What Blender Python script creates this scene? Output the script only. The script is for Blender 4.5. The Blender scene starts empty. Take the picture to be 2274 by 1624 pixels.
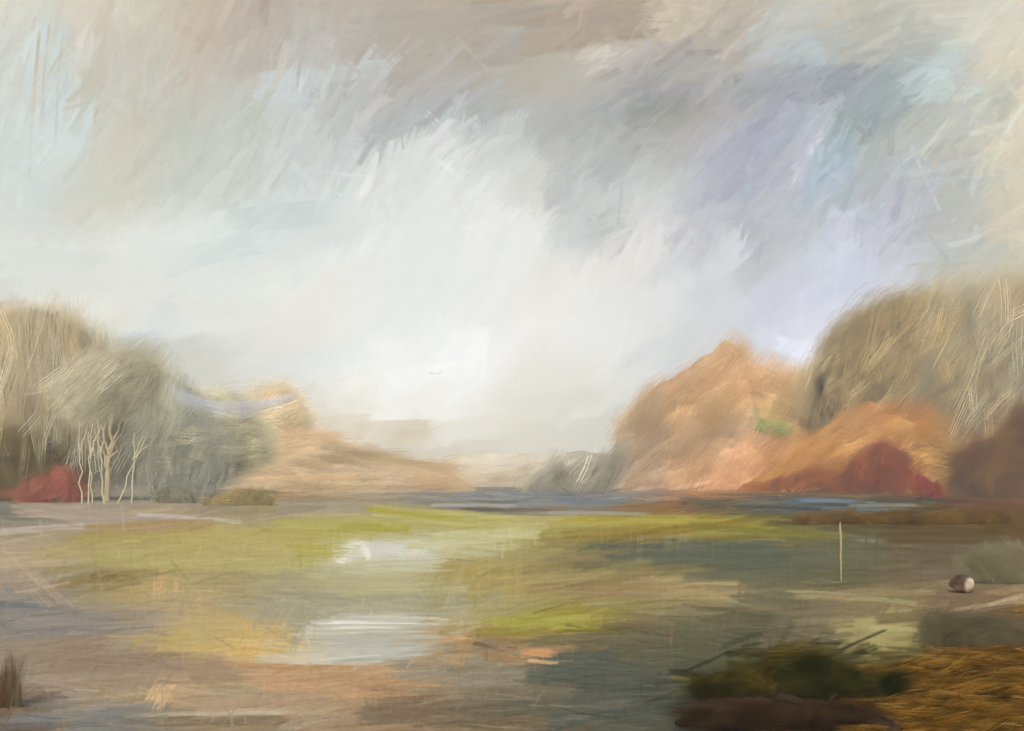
import bpy, math
import numpy as np
from mathutils import Vector

R = np.random.default_rng(7)
SC = bpy.context.scene
COL = SC.collection

# ------------------------------------------------------------------ frame of reference
# plan coordinates (xd, yd) come from a survey sheet 2273 x 1624; eye 1.7 m above the marsh
FD, CX, HY, EYE = 2437.0, 1136.5, 1060.0, 1.7
def gy(yd): return EYE * FD / (yd - HY)                     # distance of a ground point
def at(xd, yd, Y): return Vector(((xd - CX) / FD * Y, Y, EYE - (yd - HY) / FD * Y))
def lin(c):
    c = np.asarray(c, dtype=np.float64) / 255.0
    return np.where(c <= 0.04045, c / 12.92, ((np.maximum(c, 0) + 0.055) / 1.055) ** 2.4)

EXPO = 1.0
HAZE, HAZE_COL = 0.0010, (0.96, 0.93, 0.86)
AIR = np.array((0.76, 0.74, 0.69))                          # what a great depth of that air looks like
def own(c, Y, E):
    """the colour a thing itself has, given how it looks through Y metres of the damp air in light E"""
    T = np.exp(-HAZE * np.asarray(Y, float))[..., None]
    return np.maximum((c - (1 - T) * AIR) / T, c * 0.22) / E
E_GROUND = np.array((1.85, 1.84, 2.05))                     # what a level white sheet sends back
E_WATER = np.array((1.85, 1.84, 2.05))
E_DAB = np.array((1.02, 0.98, 1.00))
E_TURF = np.array((1.08, 1.08, 1.10))
E_BARK = np.array((1.7, 1.65, 1.65))
E_HILL = np.array((1.85, 1.80, 1.80))

# ------------------------------------------------------------------ small numpy kit
def gblur(a, sy, sx):
    fy = np.fft.fftfreq(a.shape[0])[:, None]; fx = np.fft.rfftfreq(a.shape[1])[None, :]
    g = np.exp(-2 * (np.pi ** 2) * ((fy * sy) ** 2 + (fx * sx) ** 2))
    return np.fft.irfft2(np.fft.rfft2(a) * g, s=a.shape)
def unit(a):
    a = a - a.mean(); return a / (a.std() + 1e-9)
_f = unit(gblur(R.standard_normal((512, 2048)), 0.7, 45))
_c = unit(gblur(R.standard_normal((512, 2048)), 4.5, 70))
_m = unit(gblur(R.standard_normal((512, 2048)), 1.8, 30))
TEX = np.clip(0.5 + 0.22 * unit(_f * 0.75 + _c * 0.7 + _m * 0.5), 0, 1).astype(np.float32)
ENDS = R.random(512).astype(np.float32)
def smooth(a, b, x):
    t = np.clip((x - a) / (b - a), 0, 1); return t * t * (3 - 2 * t)

class Canvas:
    """A pigment sheet in survey units: colour laid down stroke by stroke."""
    def __init__(s, x0, y0, x1, y1, res):
        s.x0, s.y0, s.res = x0, y0, res
        s.w = int((x1 - x0) / res) + 2; s.h = int((y1 - y0) / res) + 2
        s.a = np.zeros((s.h, s.w, 3), np.float32)
    def guide(s, pts, aniso=1.0, soft=26.0, warp=16.0, step=8.0, p=2.0):
        """pts: rows x, y, r, g, b -> smooth field of pigment, kept for later strokes"""
        P = np.array(pts, np.float64)
        gx = np.arange(s.x0, s.x0 + s.w * s.res + step, step); gyy = np.arange(s.y0, s.y0 + s.h * s.res + step, step)
        X, Yy = np.meshgrid(gx, gyy)
        n1 = unit(gblur(R.standard_normal(X.shape), 6, 8)); n2 = unit(gblur(R.standard_normal(X.shape), 6, 8))
        X = X + n1 * warp; Yy = Yy + n2 * warp / aniso
        num = np.zeros(X.shape + (3,)); den = np.zeros(X.shape)
        for r in P:
            d2 = (X - r[0]) ** 2 + ((Yy - r[1]) * aniso) ** 2
            w = 1.0 / (d2 + soft * soft) ** p
            num += w[..., None] * r[2:5]; den += w
        s.g = (num / den[..., None]).astype(np.float32); s.gs = step
        iy = np.arange(s.h) * s.res / step; ix = np.arange(s.w) * s.res / step
        s.a[:] = s.samp(s.g, iy[:, None], ix[None, :])
    @staticmethod
    def samp(g, iy, ix):
        iy, ix = np.broadcast_arrays(np.clip(iy, 0, g.shape[0] - 1.001), np.clip(ix, 0, g.shape[1] - 1.001))
        y0 = iy.astype(int); x0 = ix.astype(int); fy = (iy - y0)[..., None]; fx = (ix - x0)[..., None]
        return (g[y0, x0] * (1 - fy) * (1 - fx) + g[y0, x0 + 1] * (1 - fy) * fx + g[y0 + 1, x0] * fy * (1 - fx) + g[y0 + 1, x0 + 1] * fy * fx)
    def gcol(s, x, y):
        return s.samp(s.g, np.array([(y - s.y0) / s.gs]), np.array([(x - s.x0) / s.gs]))[0]
    def read(s, x, y):
        return s.samp(s.a, (np.asarray(y) - s.y0) / s.res, (np.asarray(x) - s.x0) / s.res)
    def stroke(s, x, y, deg, L, W, col, op=0.8, curv=0.0, dry=0.25, amp=5.0, soft=0.12, pick=0.0, ridge=2.0):
        """deg: 0 = along x, 90 = upwards.  L, W in survey units."""
        k = 1.0 / s.res
        cx = (x - s.x0) * k; cy = (y - s.y0) * k; L = L * k; W = W * k
        rad = 0.5 * L + W + abs(curv) * L * 0.3 + 2
        ca, sa = math.cos(math.radians(deg)), -math.sin(math.radians(deg))
        ex = abs(ca) * L * 0.62 + abs(sa) * (W * 0.6 + abs(curv) * L * 0.27) + 3; ey = abs(sa) * L * 0.62 + abs(ca) * (W * 0.6 + abs(curv) * L * 0.27) + 3
        xa, xb = max(0, int(cx - ex)), min(s.w, int(cx + ex) + 1); ya, yb = max(0, int(cy - ey)), min(s.h, int(cy + ey) + 1)
        if xb <= xa or yb <= ya: return
        dx = (np.arange(xa, xb, dtype=np.float32) - cx)[None, :]; dy = (np.arange(ya, yb, dtype=np.float32) - cy)[:, None]
        S = dx * ca + dy * sa; T = -dx * sa + dy * ca
        if curv: T = T - curv * (S * S / L - L * 0.08)
        o1, o2 = int(R.integers(512)), int(R.integers(2048))
        ti = (np.floor(T).astype(np.int32) + o1) & 511; si = (np.floor(S * 0.8).astype(np.int32) + o2) & 2047
        tx = TEX[ti, si]
        en = ENDS[ti]
        edge = np.clip((W * 0.5 - np.abs(T)) / max(soft * W, 0.8), 0, 1)
        jag = min(0.5 * W, 0.22 * L)
        ends = np.clip((L * 0.5 - np.abs(S) + (en - 0.6) * jag) / max(0.1 * L * soft * 4, 1.2), 0, 1)
        al = op * edge * ends
        if dry > 0:
            thr = dry * (0.35 + 0.65 * (S / L + 0.5))
            al = al * smooth(thr - 0.10, thr + 0.12, tx + 0.12)
        c = np.asarray(col, np.float32)
        sub = s.a[ya:yb, xa:xb]
        if pick > 0:
            m = al.sum() + 1e-6
            c = c * (1 - pick) + pick * (sub * al[..., None]).sum((0, 1)) / m
        cc = c[None, None, :] + ((tx - 0.5) * 2 * amp)[..., None]
        if ridge:
            cc = cc + (ridge * 2 * smooth(0.84, 0.97, np.abs(T) / (W * 0.5)) * np.sign(-T))[..., None]  # light and dark stroke edges: relief lighting painted into the colour
        sub += (cc - sub) * al[..., None]
    def layer(s, n, box, Lr, Wr, ang, op=0.7, dry=0.3, jit=5.0, amp=5.0, soft=0.15, pick=0.2, curv=0.15, tint=None, spread=14, ridge=1.5):
        for _ in range(n):
            x = R.uniform(box[0], box[2]); y = R.uniform(box[1], box[3])
            L = R.uniform(*Lr); W = R.uniform(*Wr)
            c = s.gcol(x, y) + R.standard_normal() * jit + R.standard_normal(3) * jit * 0.2
            if tint is not None: c = c * (1 - tint[3]) + np.array(tint[:3]) * tint[3]
            s.stroke(x, y, ang(x, y) + R.normal(0, spread), L, W, c, op * R.uniform(0.6, 1.0), R.normal(0, curv), dry * R.uniform(0.5, 1.3), amp, soft * R.uniform(0.5, 1.6), pick, ridge)
def field(pts, base=1.5e4):
    P = np.array(pts, float); rad = np.radians(P[:, 2]) * 2
    def f(x, y):
        w = 1.0 / ((P[:, 0] - x) ** 2 + (P[:, 1] - y) ** 2 + base)
        return math.degrees(math.atan2((w * np.sin(rad)).sum(), (w * np.cos(rad)).sum())) / 2
    return f

# ------------------------------------------------------------------ mesh kit
def mesh_from(name, V, F4, colors=None, mat=None, parent=None, smooth_sh=True, puff=None, extra=None, brush=None):
    me = bpy.data.meshes.new(name)
    V = np.ascontiguousarray(V, np.float32); F4 = np.ascontiguousarray(F4, np.int32)
    me.vertices.add(len(V)); me.vertices.foreach_set('co', V.ravel())
    me.loops.add(F4.size); me.loops.foreach_set('vertex_index', F4.ravel())
    me.polygons.add(len(F4)); me.polygons.foreach_set('loop_start', np.arange(0, F4.size, F4.shape[1], dtype=np.int32))
    me.polygons.foreach_set('use_smooth', np.full(len(F4), smooth_sh, dtype=bool))
    if colors is not None:
        at_ = me.color_attributes.new('Pigment', 'FLOAT_COLOR', 'POINT')
        c4 = np.ones((len(V), 4), np.float32); c4[:, :3] = colors
        at_.data.foreach_set('color', c4.ravel())
    if puff is not None:
        a_ = me.attributes.new('Puff', 'FLOAT_VECTOR', 'POINT'); a_.data.foreach_set('vector', np.ascontiguousarray(puff, np.float32).ravel())
    if brush is not None:
        a_ = me.attributes.new('Brush', 'FLOAT_VECTOR', 'POINT'); a_.data.foreach_set('vector', np.ascontiguousarray(brush, np.float32).ravel())
    for k, v in (extra or {}).items():
        a_ = me.attributes.new(k, 'FLOAT', 'POINT'); a_.data.foreach_set('value', np.ascontiguousarray(v, np.float32).ravel())
    me.update(calc_edges=True); me.validate()
    ob = bpy.data.objects.new(name, me); COL.objects.link(ob)
    if mat: me.materials.append(mat)
    if parent: ob.parent = parent; ob.matrix_parent_inverse = parent.matrix_world.inverted()
    return ob
def grid_faces(nr, nc):
    i = np.arange(nr - 1)[:, None] * nc + np.arange(nc - 1)[None, :]
    return np.stack([i, i + 1, i + nc + 1, i + nc], -1).reshape(-1, 4)
def tag(o, label=None, cat=None, group=None, kind=None):
    for k, v in (('label', label), ('category', cat), ('group', group), ('kind', kind)):
        if v: o[k] = v
    return o
def empty(name, loc):
    o = bpy.data.objects.new(name, None); o.location = loc; o.empty_display_size = 0.3; COL.objects.link(o)
    bpy.context.view_layer.update(); return o

# ------------------------------------------------------------------ materials
def new_mat(name):
    m = bpy.data.materials.new(name); m.use_nodes = True; nt = m.node_tree; nt.nodes.clear()
    out = nt.nodes.new('ShaderNodeOutputMaterial'); return m, nt, out
def pigment(nt, amount=0.10, scale=40.0):
    """colour carried by the surface, broken up by a fine procedural grain"""
    a = nt.nodes.new('ShaderNodeAttribute'); a.attribute_name = 'Pigment'
    n = nt.nodes.new('ShaderNodeTexNoise'); n.inputs['Scale'].default_value = scale; n.inputs['Detail'].default_value = 4
    tc = nt.nodes.new('ShaderNodeTexCoord'); nt.links.new(tc.outputs['Object'], n.inputs['Vector'])
    mr = nt.nodes.new('ShaderNodeMapRange'); mr.inputs['From Min'].default_value = 0.3; mr.inputs['From Max'].default_value = 0.7
    mr.inputs['To Min'].default_value = 1 - amount; mr.inputs['To Max'].default_value = 1 + amount
    nt.links.new(n.outputs['Fac'], mr.inputs['Value'])
    v = nt.nodes.new('ShaderNodeVectorMath'); v.operation = 'SCALE'
    nt.links.new(a.outputs['Color'], v.inputs[0]); nt.links.new(mr.outputs['Result'], v.inputs['Scale'])
    return v.outputs['Vector'], n.outputs['Fac']
def mat_sky():
    m, nt, out = new_mat('cloudy_sky')
    c, _ = pigment(nt, 0.012, 0.35)
    e = nt.nodes.new('ShaderNodeEmission'); e.inputs['Strength'].default_value = 2.0 ** -EXPO
    nt.links.new(c, e.inputs['Color']); nt.links.new(e.outputs[0], out.inputs['Surface'])
    m.cycles.emission_sampling = 'NONE'
    return m
def mat_soil(name, gloss=0.0, rough=0.3, scale=14.0, grain=0.10):
    m, nt, out = new_mat(name)
    c, fac = pigment(nt, grain, scale)
    d = nt.nodes.new('ShaderNodeBsdfDiffuse'); nt.links.new(c, d.inputs['Color'])
    b = nt.nodes.new('ShaderNodeBump'); b.inputs['Strength'].default_value = 0.25; b.inputs['Distance'].default_value = 0.02
    nt.links.new(fac, b.inputs['Height']); nt.links.new(b.outputs[0], d.inputs['Normal'])
    last = d.outputs[0]
    if gloss:
        g = nt.nodes.new('ShaderNodeBsdfGlossy'); g.inputs['Roughness'].default_value = rough
        mx = nt.nodes.new('ShaderNodeMixShader'); mx.inputs[0].default_value = gloss
        nt.links.new(last, mx.inputs[1]); nt.links.new(g.outputs[0], mx.inputs[2]); last = mx.outputs[0]
    nt.links.new(last, out.inputs['Surface']); return m
def mat_water(name, rough=0.12, wave=0.35):
    """water: painted body colour, sky glints included, and a share of mirror that follows the ripples ('Mirror')"""
    m, nt, out = new_mat(name)
    c, fac = pigment(nt, 0.06, 6.0)
    d = nt.nodes.new('ShaderNodeBsdfDiffuse'); nt.links.new(c, d.inputs['Color'])
    g = nt.nodes.new('ShaderNodeBsdfGlossy'); g.inputs['Roughness'].default_value = rough
    tc = nt.nodes.new('ShaderNodeTexCoord'); mp = nt.nodes.new('ShaderNodeMapping'); mp.inputs['Scale'].default_value = (0.6, 5, 1)
    nz = nt.nodes.new('ShaderNodeTexNoise'); nz.inputs['Scale'].default_value = 3.0; nz.inputs['Detail'].default_value = 3
    nt.links.new(tc.outputs['Object'], mp.inputs['Vector']); nt.links.new(mp.outputs[0], nz.inputs['Vector'])
    b = nt.nodes.new('ShaderNodeBump'); b.inputs['Strength'].default_value = wave; b.inputs['Distance'].default_value = 0.02
    nt.links.new(nz.outputs['Fac'], b.inputs['Height']); nt.links.new(b.outputs[0], g.inputs['Normal'])
    a = nt.nodes.new('ShaderNodeAttribute'); a.attribute_name = 'Mirror'
    mx = nt.nodes.new('ShaderNodeMixShader'); nt.links.new(a.outputs['Fac'], mx.inputs[0])
    nt.links.new(d.outputs[0], mx.inputs[1]); nt.links.new(g.outputs[0], mx.inputs[2])
    nt.links.new(mx.outputs[0], out.inputs['Surface'])
    return m
def mat_leaf(name, trans=0.45):
    m, nt, out = new_mat(name)
    c, _ = pigment(nt, 0.12, 5.0)
    d = nt.nodes.new('ShaderNodeBsdfDiffuse'); t = nt.nodes.new('ShaderNodeBsdfTranslucent')
    nt.links.new(c, d.inputs['Color']); nt.links.new(c, t.inputs['Color'])
    mx = nt.nodes.new('ShaderNodeMixShader'); mx.inputs[0].default_value = trans
    pf = nt.nodes.new('ShaderNodeAttribute'); pf.attribute_name = 'Puff'
    nt.links.new(pf.outputs['Vector'], d.inputs['Normal'])
    nt.links.new(d.outputs[0], mx.inputs[1]); nt.links.new(t.outputs[0], mx.inputs[2]); cv = nt.nodes.new('ShaderNodeAttribute'); cv.attribute_name = 'Cover'
    tr = nt.nodes.new('ShaderNodeBsdfTransparent'); m2 = nt.nodes.new('ShaderNodeMixShader')
    bs = nt.nodes.new('ShaderNodeAttribute'); bs.attribute_name = 'Brush'
    sx = nt.nodes.new('ShaderNodeSeparateXYZ'); cx = nt.nodes.new('ShaderNodeCombineXYZ'); nt.links.new(bs.outputs['Vector'], sx.inputs[0])
    nt.links.new(sx.outputs[0], cx.inputs[0]); nt.links.new(sx.outputs[1], cx.inputs[1])
    nz = nt.nodes.new('ShaderNodeTexNoise'); nz.inputs['Scale'].default_value = 2.6; nz.inputs['Detail'].default_value = 4; nt.links.new(cx.outputs[0], nz.inputs['Vector'])
    mr = nt.nodes.new('ShaderNodeMapRange'); mr.inputs['From Min'].default_value = .41; mr.inputs['From Max'].default_value = .57; mr.inputs['To Min'].default_value = .08
    nt.links.new(nz.outputs['Fac'], mr.inputs['Value'])
    mf = nt.nodes.new('ShaderNodeMix'); mf.data_type = 'FLOAT'; mf.inputs[2].default_value = 1.0
    nt.links.new(sx.outputs[2], mf.inputs[0]); nt.links.new(mr.outputs['Result'], mf.inputs[3])
    ml = nt.nodes.new('ShaderNodeMath'); ml.operation = 'MULTIPLY'; nt.links.new(cv.outputs['Fac'], ml.inputs[0]); nt.links.new(mf.outputs[0], ml.inputs[1])
    nt.links.new(ml.outputs[0], m2.inputs[0]); nt.links.new(tr.outputs[0], m2.inputs[1]); nt.links.new(mx.outputs[0], m2.inputs[2])
    nt.links.new(m2.outputs[0], out.inputs['Surface']); return m
M_SKY = mat_sky()
M_GROUND = mat_soil('wet_meadow', 0.02, 0.35)
M_HILL = mat_soil('heath_slope', 0.0, scale=1.5)
M_LEAF = mat_leaf('foliage')
M_BARK = mat_soil('bark', 0.0, scale=12)
M_STONE = mat_soil('stone', 0.0, 0.5, scale=9, grain=0.35)
M_WATER = mat_water('ripple_water')
M_LAKE = mat_water('lake_water', 0.25, 0.6)

# ------------------------------------------------------------------ SKY
exec_sky = '''
0 30 222 214 198;60 70 206 208 196;30 120 212 212 200;60 170 204 219 220;110 330 205 219 217;70 420 207 221 219;20 480 205 208 200
190 40 218 208 190;250 130 198 193 178;280 30 215 205 188;330 60 203 196 180;430 50 205 184 164;520 60 186 173 158;600 25 186 170 154;700 80 190 181 168;760 55 191 178 163
300 250 203 200 186;420 200 197 193 180;420 350 195 199 187;480 410 191 197 185;560 300 192 196 186;300 400 201 198 181;240 420 203 196 178
620 170 193 187 176;640 205 204 213 212;700 165 202 208 207;740 230 172 174 172;800 280 178 181 181;700 300 199 203 200;740 360 207 208 204;850 240 184 184 178;800 190 192 190 184
880 40 182 171 156;900 110 186 175 160;1000 30 186 171 152;1100 50 177 161 142;1150 30 181 163 143;1250 50 174 155 134;1300 95 176 159 140;1350 40 179 160 139;1180 100 186 177 160
1200 150 184 178 163;1050 90 177 164 149;950 160 181 175 168;980 200 177 175 172;1230 140 188 181 166;1290 130 224 211 190;1320 110 214 204 187;1400 120 180 177 172;1430 40 197 180 159;1500 30 207 190 167
1100 230 175 178 174;1200 250 173 176 173;1300 220 169 169 168;1000 280 181 186 185;900 250 179 184 183;900 330 206 208 205;1050 330 196 199 197;1150 300 180 181 177;1250 330 175 175 171;1210 420 184 182 170;1290 400 186 191 191;1330 480 176 183 181;1380 430 176 180 178
820 400 219 219 215;1000 400 221 221 217;1100 400 223 223 219;1180 490 223 221 215;900 500 216 218 215;1100 560 223 222 217;700 470 199 206 205;620 480 197 206 203;660 440 195 204 201
520 570 205 215 212;440 560 207 215 210;300 560 221 221 213;150 590 215 217 209;50 570 219 221 213;220 600 211 211 200;100 650 217 218 211;600 620 217 219 213;700 600 223 221 213;400 640 219 220 212;500 700 219 217 204;210 690 231 226 209;160 690 237 232 214;50 700 199 197 189
700 700 225 221 208;800 650 221 222 217;900 650 216 218 217;1000 650 214 216 215;1100 680 221 220 215;1250 640 224 217 206;1200 700 225 223 217;1050 750 238 238 236;1000 790 240 240 238;900 800 231 231 227;800 830 231 229 221;850 860 240 239 234;700 830 209 216 215;600 800 214 214 206;480 780 207 210 202;330 775 194 201 196;300 740 205 217 223
700 900 223 212 191;760 930 230 223 206;640 940 206 190 160;900 900 229 225 212;1000 900 236 235 229;950 960 223 219 203;1100 890 221 217 203;1200 900 214 212 196;1300 880 212 212 198;1100 960 217 213 197;900 1000 213 207 190;1200 960 209 207 192;1300 970 203 204 190;500 860 205 205 196;420 830 200 194 176;300 880 190 186 166;200 850 180 170 146;100 800 178 164 138
1300 700 217 216 211;1280 720 242 242 240;1400 650 215 215 212;1450 800 208 208 206;1350 780 217 215 207;1500 720 208 209 208;1400 520 218 213 206;1480 450 208 206 206;1420 430 200 200 198;1500 400 196 198 203
1540 620 212 214 217;1580 350 177 179 189;1650 330 170 172 189;1700 400 181 181 193;1600 450 186 188 195;1650 500 182 184 187;1560 560 195 195 197;1450 250 154 154 145;1500 310 160 157 150;1550 200 172 165 162;1480 180 170 165 166;1550 120 176 167 158;1620 150 188 178 171;1700 180 166 167 168;1600 80 180 171 158;1700 60 196 201 199;1780 100 183 197 198;1750 150 169 174 179
1640 40 197 184 164;1800 30 201 194 177;1900 60 190 186 169;1950 100 184 184 171;2050 100 190 190 175;2100 30 206 196 177;2200 60 215 212 196;1850 180 157 161 170;1950 180 153 157 166;1990 230 147 156 156;1930 270 150 167 168;2050 180 200 216 213;2100 200 196 207 200;2150 150 192 194 181;2230 120 224 209 181
2250 250 222 207 180;2262 400 220 204 176;2262 550 215 200 174;1800 300 190 194 206;1850 350 174 191 208;1870 385 160 189 207;1820 420 181 190 204;1920 330 171 175 168;2000 330 186 188 175;2100 300 190 190 177;2150 400 190 190 177;2050 420 181 186 190;2100 480 186 186 177;1950 430 184 186 189;1980 500 188 188 198;1880 450 174 186 190;1800 520 175 182 183
1720 560 186 188 189;1850 560 208 212 228;1880 600 206 210 228;1750 640 206 208 222;1950 560 200 202 214;2000 600 208 210 220;2100 580 192 194 189;2200 600 184 186 179;2050 640 196 200 208;1800 700 214 216 230;1750 720 212 214 230;1820 770 234 236 249;1900 740 217 219 232;1700 660 206 208 220;1620 700 204 205 207;1560 760 206 207 206;2150 680 190 192 180;2250 700 196 190 170
2180 250 192 194 184;2190 400 188 189 178;2195 520 188 188 178;2150 120 192 192 178;30 770 188 177 152;110 770 190 178 152;190 790 192 184 160;40 850 178 164 138;2200 720 188 178 152;2240 800 184 170 140;2120 720 186 180 160;-300 200 204 206 198;-300 600 214 214 206;-300 900 190 184 168;2500 200 206 204 190;2500 600 196 194 184;2500 900 200 190 170;400 -200 196 184 168;1200 -200 180 166 148;2000 -200 196 188 172;1500 900 205 205 200;1700 900 205 205 205;1000 1040 205 198 180;600 1040 195 180 150;1300 1040 200 196 180
'''
def table(t):
    return [tuple(float(v) for v in r.split()) for ln in t.strip().splitlines() for r in ln.split(';') if r.strip()]
SKYPTS = table(exec_sky)
sky = Canvas(-640, -420, 2920, 1110, 1.7)
SKYPTS = [(x, y) + tuple(min(246, v + (3 * smooth(260, 420, y) * smooth(1700, 1350, x) + 2) + 11 * math.exp(-((x - 1000) / 520) ** 2 - ((y - 620) / 240) ** 2) + 4 * math.exp(-((x - 300) / 400) ** 2 - ((y - 620) / 260) ** 2)) for v in c) for (x, y, *c) in SKYPTS]
sky.guide(SKYPTS, soft=24, warp=14)
sky_dir = field([(100, 200, 80), (250, 200, 75), (350, 300, 55), (480, 200, 58), (560, 420, 85), (700, 180, 80), (100, 600, 8), (300, 640, 5), (460, 560, 25), (600, 640, -35), (500, 750, 5), (760, 380, 80), (900, 500, 70), (1000, 600, 70), (1050, 780, 75), (900, 230, 40), (1000, 60, 10), (1300, 60, 15), (1150, 250, 22), (1350, 200, 35), (1500, 120, 30), (1250, 400, 85), (1400, 430, 45), (1300, 700, 45), (1480, 750, 80), (1600, 450, 50), (1560, 620, 62), (1750, 330, 58), (1820, 420, 60), (1750, 120, 15), (1950, 80, 2), (2000, 250, 45), (2050, 420, -65), (2150, 300, 15), (2150, 560, 5), (1850, 600, 88), (1750, 720, 35), (1820, 780, 0), (2000, 600, 45), (2255, 350, 85), (800, 850, 20), (1000, 930, 8), (1250, 930, 8), (650, 830, 5), (150, 690, 8), (700, 950, 5)])
FULL = (-620, -400, 2900, 1100); FRM = (-60, -40, 2330, 1090)
sky.layer(420, FULL, (150, 330), (70, 140), sky_dir, 0.75, 0.10, 3.0, 3.0, 0.35, 0.1, 0.12)
sky.layer(750, FRM, (90, 230), (28, 80), sky_dir, 0.62, 0.22, 4.0, 4.0, 0.16, 0.2, 0.14)
sky.layer(560, FRM, (70, 190), (22, 60), sky_dir, 0.5, 0.42, 5.5, 5.0, 0.10, 0.2, 0.12)
# broken dry brushing where the paint is agitated
for bx, n, c in (((640, 150, 960, 420), 60, None), ((900, 130, 1500, 330), 130, None), ((1380, 40, 2000, 420), 240, None), ((1650, 280, 2000, 560), 90, None), ((20, 60, 330, 480), 90, None), ((1270, 350, 1420, 500), 50, None), ((1980, 250, 2230, 620), 70, None)):
    sky.layer(n, bx, (40, 130), (6, 22), sky_dir, 0.55, 0.6, 10.0, 7.0, 0.1, 0.1, 0.12)
S = sky.stroke
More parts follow.
